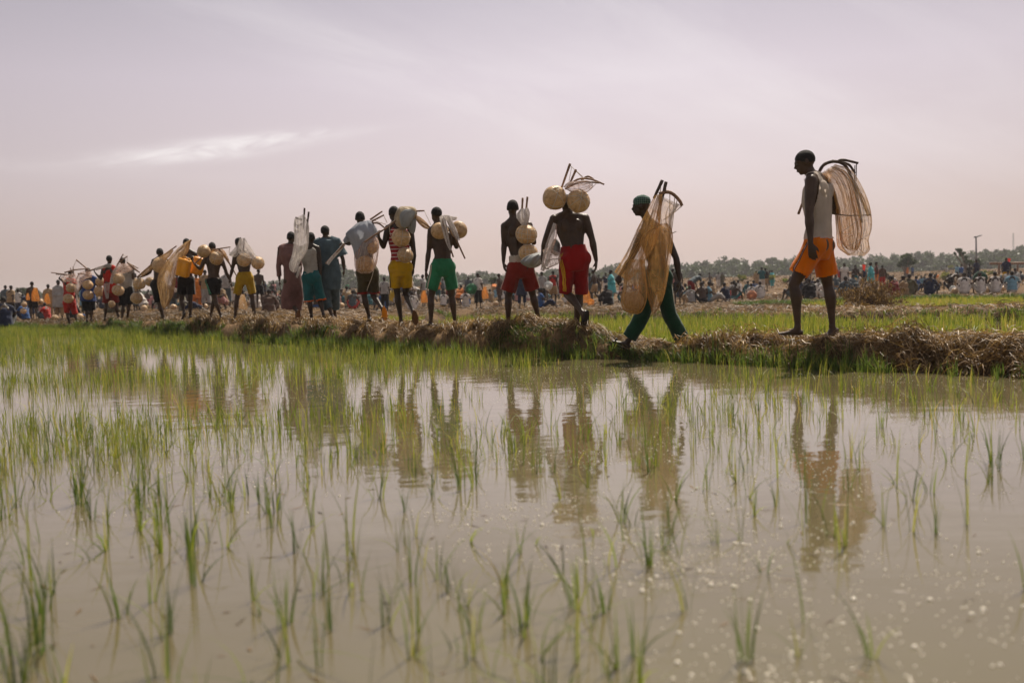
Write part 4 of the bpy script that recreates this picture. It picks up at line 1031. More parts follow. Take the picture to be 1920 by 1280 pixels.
# ---- 5  man in green shorts
d = 14.5
J = pose(d, 14, 0.98, (829, 434), (830, 502), (818, 402), (820, 422), shw=0.165, tilt=0.01,
         elL=(804, 470, -0.02), wrL=(799, 508, -0.04), haL=(797, 530, -0.04), elR=(856, 463, 0.05), wrR=(852, 448, 0.25), haR=(846, 436, 0.28), fistR=True,
         knL=(808, 557, -0.02), anL=(808, 604, -0.04), toL=(794, 612, 0.04), knR=(847, 555, 0.08), anR=(853, 603, 0.12), toR=(851, 615, 0.22))
R5 = make_person('bare-backed man in green shorts with two gourds strung across his shoulders', J, 0.98, 0.011, (math.radians(35), 0), 1.0, WG)
shorts(R5, green, 0.76, 0.092, top=0.14, waist=0.142, th=0.098, wr=0.010)
for k in range(2):
    ribbon(R5, 'shorts', [J['hipL'] + Vector((-0.12 + 0.03 * k, -0.12, 0.06)), J['hipL'].lerp(J['knL'], 0.4) + Vector((-0.13 + 0.03 * k, -0.12, 0)), J['hipL'].lerp(J['knL'], 0.74) + Vector((-0.13 + 0.03 * k, -0.12, 0))], 0.014, pale_str)
sandal(R5, 'L', tanr)
# ---- 6  man in yellow shorts
d = 14.9
J = pose(d, 4, 0.98, (748, 428), (751, 503), (738, 400), (741, 420), shw=0.165,
         elL=(719, 463, -0.05), wrL=(711, 446, -0.18), haL=(708, 430, -0.2), fistL=True, elR=(776, 472, 0.0), wrR=(775, 502, 0.02), haR=(775, 522, 0.02),
         knL=(745, 551, 0.04), anL=(752, 601, 0.08), toL=(752, 613, 0.26), knR=(761, 551, 0.04), anR=(774, 582, -0.18), toR=(779, 608, -0.10))
R6 = make_person('man in bright yellow shorts and red striped top carrying a sack and two gourds', J, 0.98, 0.011, (math.radians(30), 0), 1.0, WG)
shorts(R6, yellow, 0.78, 0.084, top=0.15, waist=0.142, th=0.095, wr=0.006)
def f(h):
    c = h.n('ShaderNodeTexCoord'); w_ = h.n('ShaderNodeTexWave'); w_.bands_direction = 'Z'; w_.inputs['Scale'].default_value = 5.5; w_.inputs['Distortion'].default_value = 0.6; h.l(c.outputs['Object'], w_.inputs['Vector'])
    surf(h, h.bsdf(Base_Color=h.ramp(w_.outputs['Fac'], [(0.80, (0.30, 0.015, 0.02)), (0.90, (0.6, 0.5, 0.48))]), Roughness=0.9))
M['redstripe'] = mat('red_striped_cloth', f)
tank(R6, M['redstripe'], 0.12, 0.085, wr=0.004, off=0.013)
for k in range(2):
    ribbon(R6, 'shorts', [J['hipL'] + Vector((-0.14 + 0.022 * k, -0.08, 0.08)), J['hipL'].lerp(J['knL'], 0.4) + Vector((-0.13 + 0.022 * k, -0.08, 0)), J['hipL'].lerp(J['knL'], 0.76) + Vector((-0.12 + 0.022 * k, -0.08, 0))], 0.010, black)
sandal(R6, 'R', tanr, w=0.060); sandal(R6, 'L', tanr)
# ---- 7  man under a pale cloth
d = 15.9
J = pose(d, 0, 0.97, (681, 435), (689, 512), (675, 409), (677, 427), shw=0.165,
         elL=(656, 456, -0.08), wrL=(649, 457, -0.14), haL=(642, 455, -0.16), fistL=True, elR=(707, 465, 0.02), wrR=(706, 440, 0.1), haR=(703, 428, 0.1),
         knL=(683, 556, 0.02), anL=(692, 593, 0.06), toL=(689, 604, 0.24), knR=(700, 555, 0.06), anR=(716, 577, -0.16), toR=(720, 600, -0.10))
R7 = make_person('man with pale blue cloth over his back and gourds in a pinkish net', J, 0.97, 0.012, (math.radians(10), 0), 1.0, WG)
shorts(R7, olive, 0.84, 0.088, top=0.13, th=0.096, wr=0.008)
for s in 'LR':
    o_ = bodyframe(J)[2] * (0.02 if s == 'R' else -0.02); q = legpath(J, s, 0.78) + o_; q2 = legpath(J, s, 0.90) + o_; dd = q2 - q
    garment(R7, 'hem_band', [([q, q2], [0.094, 0.096])], redtrim, [(q2, dd, 0.2), (q, -dd, 0.2)], wr=0.0)
sandal(R7, 'R', ylw_rub, 'orange yellow sandal sole turned up behind him', w=0.055); sandal(R7, 'L', tanr)
# ---- 8  man in slate blue kaftan
d = 18.3
J = pose(d, -6, 1.0, (613, 452), (616, 525), (610, 434), (610, 449), shw=0.17,
         elL=(589, 488, -0.03), wrL=(585, 510, -0.06), haL=(583, 522, -0.06), elR=(643, 486, 0.02), wrR=(645, 505, 0.04), haR=(645, 520, 0.05),
         knL=(612, 563, -0.06), anL=(622, 590, -0.10), toL=(624, 605, 0.06), knR=(626, 560, 0.12), anR=(628, 590, 0.3), toR=(630, 598, 0.45))
R8 = make_person('man in a loose slate blue kaftan and trousers seen from behind', J, 1.0, 0.013, (math.radians(-20), 0), 1.0, WG); R8['d'] = d
robe(R8, blue, [(612, 492, 24, 0.75), (615, 520, 26, 0.62), (618, 545, 22, 0.6)], 0.85, (0.085, 0.13), wr=0.018)
shorts(R8, blue, 1.62, 0.085, top=0.08, th=0.12, knee=0.10, name='trousers', wr=0.010)
# ---- 9  boy in teal shorts
d = 18.0
J = pose(d, 2, 0.94, (580, 466), (584, 522), (583, 446), (582, 460), shw=0.155,
         elL=(560, 490, -0.10), wrL=(556, 508, -0.20), haL=(554, 517, -0.22), fistL=True, elR=(600, 492, 0.0), wrR=(601, 515, 0.0), haR=(601, 527, 0.0),
         knL=(581, 565, 0.0), anL=(584, 593, 0.02), toL=(585, 602, 0.18), knR=(600, 563, 0.0), anR=(606, 588, -0.06), toR=(610, 600, 0.08))
R9 = make_person('youth in teal shorts with orange hems and white tank top holding a white net bag', J, 0.94, 0.013, (0, 0), 1.0, WG)
tank(R9, grey, 0.12, 0.085, off=0.015)
shorts(R9, teal, 0.98, 0.098, top=0.16, th=0.096, wr=0.008)
for s in 'LR':
    o_ = bodyframe(J)[2] * (0.02 if s == 'R' else -0.02); q = legpath(J, s, 0.94) + o_; q2 = legpath(J, s, 1.04) + o_; dd = q2 - q
    garment(R9, 'hem_band', [([q, q2], [0.100, 0.104])], orange_trim, [(q2, dd, 0.2), (q, -dd, 0.2)], wr=0.0)
# ---- 10 man in maroon brown kaftan
d = 18.7
J = pose(d, 10, 0.99, (541, 466), (548, 528), (546, 445), (545, 460), shw=0.150,
         elL=(522, 500, -0.02), wrL=(524, 525, -0.03), haL=(524, 540, -0.03), elR=(562, 500, 0.05), wrR=(560, 520, 0.12), haR=(558, 530, 0.15),
         knL=(548, 570, 0.0), anL=(556, 583, -0.18), toL=(554, 606, -0.10), knR=(556, 568, 0.05), anR=(562, 596, 0.15), toR=(560, 604, 0.3))
R10 = make_person('man in a long maroon brown kaftan lifting his heel', J, 0.99, 0.013, (0, 0), 1.0, WG); R10['d'] = d
robe(R10, brown, [(547, 500, 15, 0.95), (549, 530, 17, 0.85), (548, 555, 21, 0.6), (546, 581, 19, 0.6)], 1.75, (0.056, 0.048), wr=0.014)
sandal(R10, 'L', tanr)
# ---- 11 man in mustard shorts
d = 21.2
J = pose(d, 8, 0.98, (456, 478), (459, 523), (447, 455), (450, 468), shw=0.165,
         elL=(436, 503, -0.02), wrL=(431, 523, -0.04), haL=(428, 536, -0.05), elR=(478, 495, 0.05), wrR=(470, 480, 0.1), haR=(462, 472, 0.1), fistR=True,
         knL=(444, 562, 0.0), anL=(441, 592, 0.0), toL=(436, 600, 0.1), knR=(473, 560, 0.04), anR=(478, 594, 0.06), toR=(477, 602, 0.2))
R11 = make_person('man in mustard yellow shorts with white net and two gourds hiding his head', J, 0.98, 0.014, (math.radians(40), 0), 1.0, WG)
shorts(R11, mustard, 0.76, 0.088, top=0.17, waist=0.140, th=0.100, wr=0.008)
# ---- 12 man in black shorts with a mint panel
d = 21.6
J = pose(d, 2, 0.96, (400, 484), (401, 528), (398, 463), (400, 476), shw=0.17,
         elL=(375, 504, -0.06), wrL=(364, 494, -0.10), haL=(360, 488, -0.12), fistL=True, elR=(425, 512, 0.0), wrR=(433, 528, 0.0), haR=(437, 538, 0.0),
         knL=(404, 563, 0.0), anL=(414, 592, 0.05), toL=(416, 601, 0.15), knR=(401, 563, 0.1), anR=(395, 592, 0.15), toR=(393, 600, 0.3))
R12 = make_person('bare-backed man in black shorts with a mint panel, legs crossing mid-step', J, 0.96, 0.014, (0, 0), 1.0, WG)
shorts(R12, black, 0.72, 0.088, top=0.10, th=0.096)
ribbon(R12, 'shorts', [J['hipL'] + Vector((-0.10, -0.12, 0.06)), J['hipL'].lerp(J['knL'], 0.35) + Vector((-0.10, -0.12, 0)), J['hipL'].lerp(J['knL'], 0.70) + Vector((-0.06, -0.12, 0))], 0.06, mint, 'side_panel')
# ---- 13 man with yellow jerrycans
d = 22.2
J = pose(d, 0, 1.0, (352, 477), (349, 526), (350, 456), (352, 469), shw=0.165,
         elL=(334, 497, -0.05), wrL=(345, 488, -0.2), haL=(350, 482, -0.22), fistL=True, elR=(372, 500, -0.05), wrR=(366, 486, -0.18), haR=(362, 481, -0.2), fistR=True,
         knL=(341, 563, 0.0), anL=(345, 586, -0.08), toL=(341, 598, 0.02), knR=(357, 563, 0.0), anR=(357, 590, 0.05), toR=(353, 599, 0.2))
R13 = make_person('man in black shorts with yellow jerrycans slung on his back', J, 1.0, 0.014, (0, 0), 1.0, WG)
shorts(R13, black, 0.74, 0.096, top=0.12, th=0.100)
# ---- 14 dark figure leaning
d = 22.6
J = pose(d, -10, 0.98, (300, 489), (297, 535), (300, 474), (301, 482), shw=0.16,
         elL=(281, 511, -0.1), wrL=(265, 519, -0.2), haL=(258, 520, -0.22), fistL=True, elR=(318, 508, 0.0), wrR=(322, 500, 0.0), haR=(324, 492, 0.0), fistR=True,
         knL=(300, 573, 0.0), anL=(307, 596, 0.0), toL=(308, 605, 0.15), knR=(304, 568, 0.1), anR=(304, 590, 0.2), toR=(303, 598, 0.35))
R14 = make_person('lean man in black shorts with a pole across his shoulders and a dark gourd', J, 0.98, 0.014, (0, 0), 0.96, WG)
shorts(R14, black, 0.85, 0.08, top=0.14, th=0.10)
# ---- 15 white shirt, 16 red vest, 17 blue shirt, 18 red outfit
d = 26.6
J = pose(d, 0, 0.97, (236, 505), (237, 541), (230, 490), (233, 500), shw=0.165,
         elL=(219, 520, -0.05), wrL=(212, 528, -0.1), haL=(208, 532, -0.12), elR=(250, 522, 0.0), wrR=(247, 512, 0.1), haR=(243, 506, 0.1), fistR=True,
         knL=(231, 575, 0.0), anL=(229, 595, 0.0), toL=(228, 602, 0.12), knR=(242, 573, 0.0), anR=(239, 595, 0.1), toR=(241, 602, 0.24))
R15 = make_person('man in white shirt and wide black shorts with bound poles across his neck', J, 0.97, 0.018, (0, 0), 1.0, WG)
shirt(R15, grey, 0.0, 0.02, 0.45); shorts(R15, black, 0.95, 0.11, top=0.08, th=0.11)
J = pose(d - .2, 0, 0.98, (205, 505), (207, 548), (205, 486), (205, 498), shw=0.165,
         elL=(189, 523, -0.05), wrL=(179, 512, -0.1), haL=(175, 506, -0.12), fistL=True, elR=(215, 525, 0.0), wrR=(206, 531, -0.12), haR=(202, 530, -0.15),
         knL=(199, 574, 0.0), anL=(197, 594, 0.0), toL=(196, 601, 0.12), knR=(217, 574, 0.0), anR=(222, 594, 0.0), toR=(223, 601, 0.14))
R16 = make_person('man in a bright red sleeveless top with a grey scarf round his neck', J, 0.98, 0.018, (0, 0), 1.0, WG)
shirt(R16, vred, -0.04, 0.02, 0, name='vest'); shorts(R16, dkred, 0.80, 0.10, top=0.05, th=0.11)
garment(R16, 'scarf', [([J['neck'] - UP * 0.06, J['neck'] + UP * 0.05], [(0.12, 0.10), (0.075, 0.075)])], grey, wr=0.008)
d = 27.6
J = pose(d, 0, 0.96, (166, 523), (165, 561), (165, 509), (165, 517), shw=0.19,
         elL=(152, 538, -0.05), wrL=(146, 548, -0.1), haL=(143, 552, -0.12), elR=(182, 535, 0.0), wrR=(186, 522, 0.0), haR=(187, 515, 0.0), fistR=True,
         knL=(163, 583, 0.0), anL=(163, 597, 0.0), toL=(163, 603, 0.12), knR=(172, 583, 0.0), anR=(171, 596, 0.06), toR=(172, 602, 0.2))
R17 = make_person('man in a royal blue shirt and black shorts with two gourds on his back', J, 0.96, 0.018, (0, 0), 1.05, WG)
shirt(R17, royal, -0.10, 0.03, 0.7, 0.05); shorts(R17, black, 0.98, 0.10, top=0.06, th=0.11)
d = 28.4
J = pose(d, 2, 0.94, (130, 528), (130, 568), (133, 513), (131, 522), shw=0.155,
         elL=(116, 525, -0.05), wrL=(110, 522, 0.0), haL=(113, 518, 0.02), elR=(141, 540, -0.1), wrR=(142, 552, -0.1), haR=(142, 560, -0.1),
         knL=(127, 592, 0.0), anL=(131, 607, 0.0), toL=(131, 613, 0.12), knR=(140, 590, 0.0), anR=(145, 602, -0.06), toR=(147, 612, 0.06))
R18 = make_person('youth in a matching bright red top and shorts carrying long sticks', J, 0.94, 0.018, (0, 0), 1.0, WG)
shirt(R18, vred, -0.08, 0.022, 0.5, 0.03); shorts(R18, vred, 0.92, 0.082, top=0.06, th=0.10, hemL=0.80, hemR=0.98)
# ================================================================== gourds, nets, poles, bags
def f(h):
    n1 = h.noise(3.5, 5, 0.6); n2 = h.noise(22, 4, 0.7); oi = h.n('ShaderNodeObjectInfo')
    c = h.ramp(n1, [(0.25, (0.48, 0.31, 0.16)), (0.5, (0.64, 0.44, 0.25)), (0.75, (0.74, 0.55, 0.34))])
    c = cmul(h, c, h.ramp(n2, [(0.35, (0.75, 0.72, 0.68)), (0.6, (1.05, 1.04, 1.02))]))
    c = cmul(h, c, h.ramp(oi.outputs['Random'], [(0.0, (0.78, 0.76, 0.74)), (1.0, (1.12, 1.08, 1.0))]))
    n3 = h.noise(1.7, 7, 0.7, dist=0.8); c = cmul(h, c, h.ramp(n3, [(0.36, (0.74, 0.68, 0.60)), (0.5, (1.0, 0.98, 0.95)), (0.7, (1.12, 1.12, 1.10))]))
    b = h.bsdf(Base_Color=c, Roughness=0.38, Normal=h.bump(n3, 0.3, 0.05, h.bump(n2, 0.15, 0.01))); b.inputs['Specular IOR Level'].default_value = 0.35; surf(h, b)
M['gourd'] = mat('calabash_skin', f)
M['cord'] = mat('pale_cord', lambda h: surf(h, h.bsdf(Base_Color=(0.58, 0.50, 0.40), Roughness=0.9)))
def f(h):
    n = h.noise(18, 5, 0.6, stretch=(1, 1, 0.12)); surf(h, h.bsdf(Base_Color=h.ramp(n, [(0.3, (0.13, 0.075, 0.045)), (0.7, (0.34, 0.20, 0.12))]), Roughness=0.75, Normal=h.bump(n, 0.5, 0.01)))
M['pole'] = mat('peeled_pole', f)
def f(h):
    n = h.noise(18, 5, 0.6); surf(h, h.bsdf(Base_Color=h.ramp(n, [(0.3, (0.035, 0.025, 0.02)), (0.7, (0.12, 0.08, 0.055))]), Roughness=0.8, Normal=h.bump(n, 0.5, 0.01)))
M['darkpole'] = mat('dark_pole', f)
def m_net(name, col, dens=0.42, power=1.6, tr=0.45):
    def f(h):
        n1 = h.noise(5, 4, 0.65, stretch=(1.6, 1.6, 0.5)); n2 = h.noise(40, 3, 0.6, stretch=(1, 1, 0.35))
        c = h.ramp(n1, [(0.25, tuple(v * 0.62 for v in col)), (0.5, col), (0.75, tuple(min(1, v * 1.3) for v in col))])
        d_ = h.n('ShaderNodeBsdfDiffuse'); h.l(c, d_.inputs[0]); t = h.n('ShaderNodeBsdfTranslucent'); h.l(cmul(h, c, (1.2, 1.15, 1.05)), t.inputs[0])
        body = mix(h, tr, d_, t); tp = h.n('ShaderNodeBsdfTransparent')
        lw = h.n('ShaderNodeLayerWeight'); lw.inputs['Blend'].default_value = 0.5
        m1 = h.n('ShaderNodeMath', operation='POWER'); h.l(lw.outputs['Facing'], m1.inputs[0]); m1.inputs[1].default_value = power
        m2 = h.n('ShaderNodeMath', operation='MULTIPLY_ADD'); h.l(m1.outputs[0], m2.inputs[0]); m2.inputs[1].default_value = 1 - dens; m2.inputs[2].default_value = dens
        k = h.ramp(n2, [(0.3, (0.55,) * 3), (0.7, (1.25,) * 3)]); k2 = h.ramp(n1, [(0.3, (0.62,) * 3), (0.7, (1.3,) * 3)])
        m3 = h.n('ShaderNodeMath', operation='MULTIPLY'); h.l(m2.outputs[0], m3.inputs[0]); h.l(k, m3.inputs[1])
        m4 = h.n('ShaderNodeMath', operation='MULTIPLY'); m4.use_clamp = True; h.l(m3.outputs[0], m4.inputs[0]); h.l(k2, m4.inputs[1])
        surf(h, mix(h, m4.outputs[0], tp, body))
    return mat(name, f)
M['net_gold'] = m_net('golden_net', (0.68, 0.40, 0.15), 0.33)
M['net_pale'] = m_net('pale_tan_net', (0.66, 0.47, 0.29), 0.36)
M['net_white'] = m_net('white_net', (0.66, 0.62, 0.62), 0.62)
M['net_pink'] = m_net('pinkish_net', (0.62, 0.44, 0.38), 0.30)
M['net_orange'] = m_net('orange_net', (0.68, 0.30, 0.07), 0.70)
M['net_beige'] = m_net('beige_net', (0.56, 0.38, 0.20), 0.62)
M['sack_grey'] = m_cloth('grey_plastic_sack', (0.30, 0.31, 0.31), rough=0.55, trans=0.1)
M['cloth_blue'] = m_cloth('pale_blue_cloth', (0.40, 0.43, 0.50), trans=0.25)
M['sack_tan'] = m_cloth('tan_sack', (0.42, 0.33, 0.21), rough=0.7, trans=0.1)
M['strand_w'] = mat('white_twine', lambda h: surf(h, h.bsdf(Base_Color=(0.62, 0.56, 0.52), Roughness=0.9)))
M['strand_g'] = mat('brown_twine', lambda h: surf(h, h.bsdf(Base_Color=(0.36, 0.21, 0.09), Roughness=0.9)))
# ---- gourd prototypes with cord nets
def ring_pts(c, ax, r, n=28, off=0.0):
    ax = Vector(ax).normalized(); a = ax.orthogonal().normalized(); b = ax.cross(a)
    rr = math.sqrt(max(1 - off * off, 0.0001)) * r
    return [Vector(c) + ax * off * r + (a * math.cos(2 * math.pi * i / n) + b * math.sin(2 * math.pi * i / n)) * rr for i in range(n + 1)]
GP = []
for v in range(4):
    g = G(); rs = random.Random(v)
    g.ball((0, 0, 0), (1, 1, (0.93, 0.97, 0.90, 1.0)[v]), seg=32, rings=20)
    me = g.mesh('gourd'); V = mv(me); n = np.linalg.norm(V, axis=1)[:, None]; V *= (1 + 0.05 * fbm(V[:, 0] * 1.3 + v * 9, V[:, 1] * 1.3, V[:, 2] * 1.3, 2))[:, None]
    V *= (1 - 0.06 * np.exp(-((1 - np.abs(V[:, 2:3])) / 0.12) ** 2)); setv(me, V); me.materials.append(M['gourd'])
    g = G(); g.tube([(0, 0, 0.88), (0.01, 0.01, 1.00), (0.03, 0.0, 1.07)], [0.10, 0.06, 0.045], seg=10); st = g.mesh('stalk'); st.materials.append(M['gourd'])
    g = G(); w_ = 0.026
    nm = (4, 5, 7, 3)[v]
    for k in range(nm):
        a = math.pi * k / nm + rs.uniform(-0.12, 0.12); g.tube(ring_pts((0, 0, 0), (math.cos(a), math.sin(a), rs.uniform(-0.08, 0.08) if v != 3 else rs.uniform(-.7, .7)), 1.012), [w_] * 29, seg=5, cap=False)
    for o_ in ((0.0,), (0.35, -0.35), (0.5, 0.1, -0.3), (0.2,))[v]:
        g.tube(ring_pts((0, 0, 0), (rs.uniform(-.1, .1), rs.uniform(-.1, .1), 1), 1.008, off=o_), [w_] * 29, seg=5, cap=False)
    cn = g.mesh('cord_net'); V = mv(cn); V[:, 2] *= (0.93, 0.97, 0.90, 1.0)[v] * 1.0; setv(cn, V); cn.materials.append(M['cord'])
    GP.append((me, st, cn))
GG = 'calabash gourds carried along the bank'
def gourd(px, py, rp, d, label, v=0, tilt=(0, 0, 0), rx=1.0, cord=True, group=GG):
    me, st, cn = GP[v]; c = P(px, py, d); r = rp * d / FPX
    o = link('gourd', me, None, None, c); o.scale = (r * rx, r, r); o.rotation_euler = tilt; props(o, label, 'gourd', group)
    link('stalk', st, None, o)
    if cord: link('cord_net', cn, None, o)
    return o
def pole(g, pts, d, r, r2=None):
    w = [P(p[0], p[1], d + (p[2] if len(p) > 2 else 0)) for p in pts]
    w = catmull(w, 6) if len(w) > 2 else [w[0].lerp(w[1], i / 6) for i in range(7)]
    n = len(w); r2 = r2 or r * 0.8; g.tube(w, [(r * (1 - i / (n - 1)) + r2 * i / (n - 1)) * (1 + 0.06 * math.sin(i * 2.1)) for i in range(n)], seg=8)
def bagloft(rows, d, ratio=0.45, pl=9, amp=0.12, seg=72, noise=0.08, res=7, cap=False, seed=0, sag=0.0):
    """soft closed shell through rows (pxL,pyL,pxR,pyR[,dy]) with folds running down it"""
    A = [P(r[0], r[1], d + (r[4] if len(r) > 4 else 0)) for r in rows]; B = [P(r[2], r[3], d + (r[4] if len(r) > 4 else 0)) for r in rows]
    A = catmull(A, res); B = catmull(B, res); m = len(A); th = np.linspace(0, 2 * np.pi, seg, endpoint=False); V = []
    rs = np.random.default_rng(seed); ph = rs.uniform(0, 6.28, 4); kk = [pl, pl * 2 - 3, pl + 5]
    for i, (a, b) in enumerate(zip(A, B)):
        c = (a + b) / 2; h_ = (b - a) / 2; t = i / (m - 1)
        ax = np.array(h_); dp = np.array([0, max(h_.length * ratio, 0.012), 0])
        fo = np.sin(kk[0] * th + ph[0] + 1.3 * np.sin(2.2 * t + ph[3])) * 0.5 + np.sin(kk[1] * th + ph[1] + t * 2) * 0.3 + np.sin(kk[2] * th + ph[2]) * 0.25
        nz = vn(np.cos(th) * 1.6 + seed, np.sin(th) * 1.6, t * 5 + seed)
        r = 1 + amp * fo + noise * nz
        V.append(np.array(c)[None] + np.cos(th)[:, None] * r[:, None] * ax[None] + np.sin(th)[:, None] * r[:, None] * dp[None])
    V = np.vstack(V); k = np.arange(seg); F = []
    for i in range(m - 1):
        F.append(np.stack([i * seg + k, i * seg + (k + 1) % seg, (i + 1) * seg + (k + 1) % seg, (i + 1) * seg + k], -1))
    F = np.vstack(F)
    return V, F
def cloth(name, rows, d, mt, parent, base, **k):
    V, F = bagloft(rows, d, **k); V = V - np.array(base)
    me = quadmesh(name, V, F, None, True); o = link(name, me, mt, parent)
    if name == 'netting':
        sg = k.get('seg', 72); m = len(V) // sg; W = V.reshape(m, sg, 3); rs = random.Random(k.get('seed', 0)); g = G()
        for q in range(16):
            c0 = rs.random() * sg; dr = rs.uniform(-.5, .5) * sg * 0.12; pts = [Vector(W[i, int(c0 + dr * i / m) % sg]) for i in range(0, m, 2)]
            if len(pts) > 2: g.tube(pts, [rs.uniform(.0012, .003)] * len(pts), seg=4, cap=False)
        for q in range(7):
            i0 = rs.randrange(1, m - 1); sl = rs.uniform(-.3, .3) * m; c0 = rs.randrange(sg); ln_ = rs.randrange(sg // 4, sg // 2)
            pts = [Vector(W[int(min(m - 1, max(0, i0 + sl * j / ln_))), (c0 + j) % sg]) for j in range(0, ln_, 2)]
            if len(pts) > 2: g.tube(pts, [rs.uniform(.0012, .0026)] * len(pts), seg=4, cap=False)
        link('net_strand', g.mesh('net_strand'), M['strand_' + ('w' if 'white' in mt.name or 'pink' in mt.name or 'pale' in mt.name else 'g')], o)
    return o
def cords(lines, d, parent, base, r=0.004, mt=None, name='cord'):
    g = G()
    for l in lines:
        w = [P(p[0], p[1], d + (p[2] if len(p) > 2 else 0)) for p in l]; w = catmull(w, 5) if len(w) > 2 else [w[0], w[1]]
        g.tube(w, [r] * len(w), seg=5)
    return link(name, g.mesh(name, base), mt or M['cord'], parent)
def netthing(px, py, d, label, group='fishing nets carried along the bank', name='fishing_net', cat='fishing net'):
    b = P(px, py, d); return empty(name, b, label, cat, group), b
def poles(t, b, lst, d, mt=None, r=0.016):
    for l in lst:
        g = G(); pole(g, l, d, r); link('pole', g.mesh('pole', b), mt or M['pole'], t)
# ---- man 1: hoop net on the back
d = 9.9; t, b = netthing(1590, 400, d, 'pale golden net with dark curved rods on the back of the man in orange shorts')
poles(t, b, [[(1533, 328), (1545, 309), (1566, 303), (1585, 311), (1597, 335), (1608, 375), (1616, 418)]], d, M['darkpole'], 0.017)
poles(t, b, [[(1568, 304), (1581, 300), (1609, 306)], [(1598, 338, 0.06), (1612, 366, 0.06), (1628, 405, 0.06)], [(1560, 302, 0.05), (1590, 308, 0.05), (1603, 325, 0.05)]], d, M['darkpole'], 0.015)
poles(t, b, [[(1497, 401, 0.25), (1509, 372, 0.30), (1536, 330, 0.2)]], d, M['pole'], 0.013)
cords([[(1606, 307), (1605, 340)], [(1603, 310), (1602, 345)], [(1560, 400, -.05), (1590, 404, -.08), (1632, 403, -.05)], [(1604, 341), (1618, 370), (1632, 405)]], d, t, b, 0.005, M['darkpole'])
cloth('netting', [(1538, 326, 1566, 308), (1545, 335, 1594, 318), (1556, 355, 1612, 342), (1563, 380, 1626, 372), (1567, 405, 1633, 400), (1570, 430, 1634, 426), (1571, 452, 1629, 450), (1575, 466, 1631, 468), (1590, 479, 1620, 480)], d, M['net_pale'], t, b, ratio=0.5, pl=7, amp=0.08, seed=3)
cloth('netting', [(1543, 325, 1566, 312), (1550, 338, 1588, 325), (1561, 360, 1600, 352), (1568, 385, 1606, 382), (1571, 410, 1612, 410), (1575, 435, 1616, 436), (1580, 455, 1612, 456), (1590, 468, 1606, 470)], d - 0.03, M['net_gold'], t, b, ratio=0.35, pl=8, amp=0.16, seed=9)
cords([[(1608, 452, -.1), (1622, 447, -.12), (1629, 458, -.12), (1622, 475, -.1), (1610, 464, -.1), (1608, 452, -.1)], [(1575, 468, -.1), (1596, 476, -.12), (1614, 460, -.12)]], d, t, b, 0.004, M['net_beige'])
# ---- man 2: long golden net
d = 11.25; t, b = netthing(1215, 470, d, 'large golden brown net wrapped round the man in long green trousers')
poles(t, b, [[(1242, 338), (1226, 372)], [(1249, 341), (1238, 386)]], d, M['darkpole'], 0.019)
poles(t, b, [[(1236, 364), (1250, 360), (1262, 364), (1274, 376), (1279, 386)]], d, M['pole'], 0.022)
cords([[(1240, 340), (1236, 380)], [(1248, 342), (1249, 362)], [(1279, 386), (1262, 400), (1244, 412)], [(1256, 363), (1256, 400), (1258, 440)], [(1265, 368), (1262, 410), (1258, 440)], [(1270, 372), (1266, 395)], [(1243, 430, -.2), (1258, 437, -.2), (1268, 434, -.2)]], d, t, b, 0.005)
cloth('netting', [(1228, 366, 1242, 364), (1216, 388, 1240, 388), (1202, 415, 1236, 420), (1190, 440, 1230, 452), (1177, 468, 1214, 480), (1162, 494, 1196, 508), (1153, 511, 1176, 527)], d - 0.1, M['net_gold'], t, b, ratio=0.55, pl=9, amp=0.13, seed=1)
cloth('netting', [(1238, 420, 1250, 418), (1208, 438, 1258, 434), (1200, 460, 1258, 462), (1198, 490, 1254, 492), (1204, 520, 1250, 524), (1212, 548, 1244, 552), (1219, 570, 1236, 574), (1223, 587, 1227, 588)], d - 0.22, M['net_gold'], t, b, ratio=0.4, pl=8, amp=0.15, seed=2)
cloth('netting', [(1182, 486, 1210, 486, -.1), (1172, 512, 1210, 512, -.1), (1168, 540, 1213, 540, -.1), (1165, 562, 1212, 563, -.1), (1170, 580, 1205, 583, -.1), (1182, 588, 1195, 589, -.1)], d - 0.2, M['net_gold'], t, b, ratio=0.9, pl=7, amp=0.05, seed=3)
cloth('netting', [(1236, 366, 1277, 385), (1233, 385, 1264, 398), (1232, 405, 1260, 415), (1238, 425, 1258, 438), (1246, 450, 1257, 460), (1249, 478, 1253, 480)], d - 0.02, M['net_pale'], t, b, ratio=0.2, pl=6, amp=0.1, seed=4)
gourd(1187.5, 565, 20, 11.0, 'large gourd sagging in the golden net of the man in long green trousers', 3, (0.3, 0.2, 0), cord=False)
# ---- man 3
d = 11.9
gourd(1040, 371, 22.3, d, 'left of the two gourds hiding the head of the man in crimson shorts', 3, (1.2, 0.3, 0.2))
gourd(1084.5, 377, 21.8, d, 'right of the two gourds hiding the head of the man in crimson shorts', 0, (1.3, -0.5, 0.4))
t, b = netthing(1080, 345, d, 'pinkish net on curved rods above the gourds of the man in crimson shorts')
poles(t, b, [[(1069, 307), (1053, 352)], [(1080, 318), (1069, 343)]], d + .1, M['pole'], 0.015)
poles(t, b, [[(1060, 355), (1072, 343), (1089, 335), (1111, 337), (1133, 346)], [(1064, 352, -.05), (1080, 344, -.05), (1098, 341, -.05), (1124, 343, -.05)], [(1090, 338, .05), (1102, 331, .05), (1113, 336, .05)]], d, M['pole'], 0.013)
cords([[(1070, 311), (1092, 333)], [(1080, 320), (1093, 332)], [(1072, 312), (1066, 345)], [(1118, 344), (1105, 357), (1090, 366)]], d + .1, t, b, 0.0035)
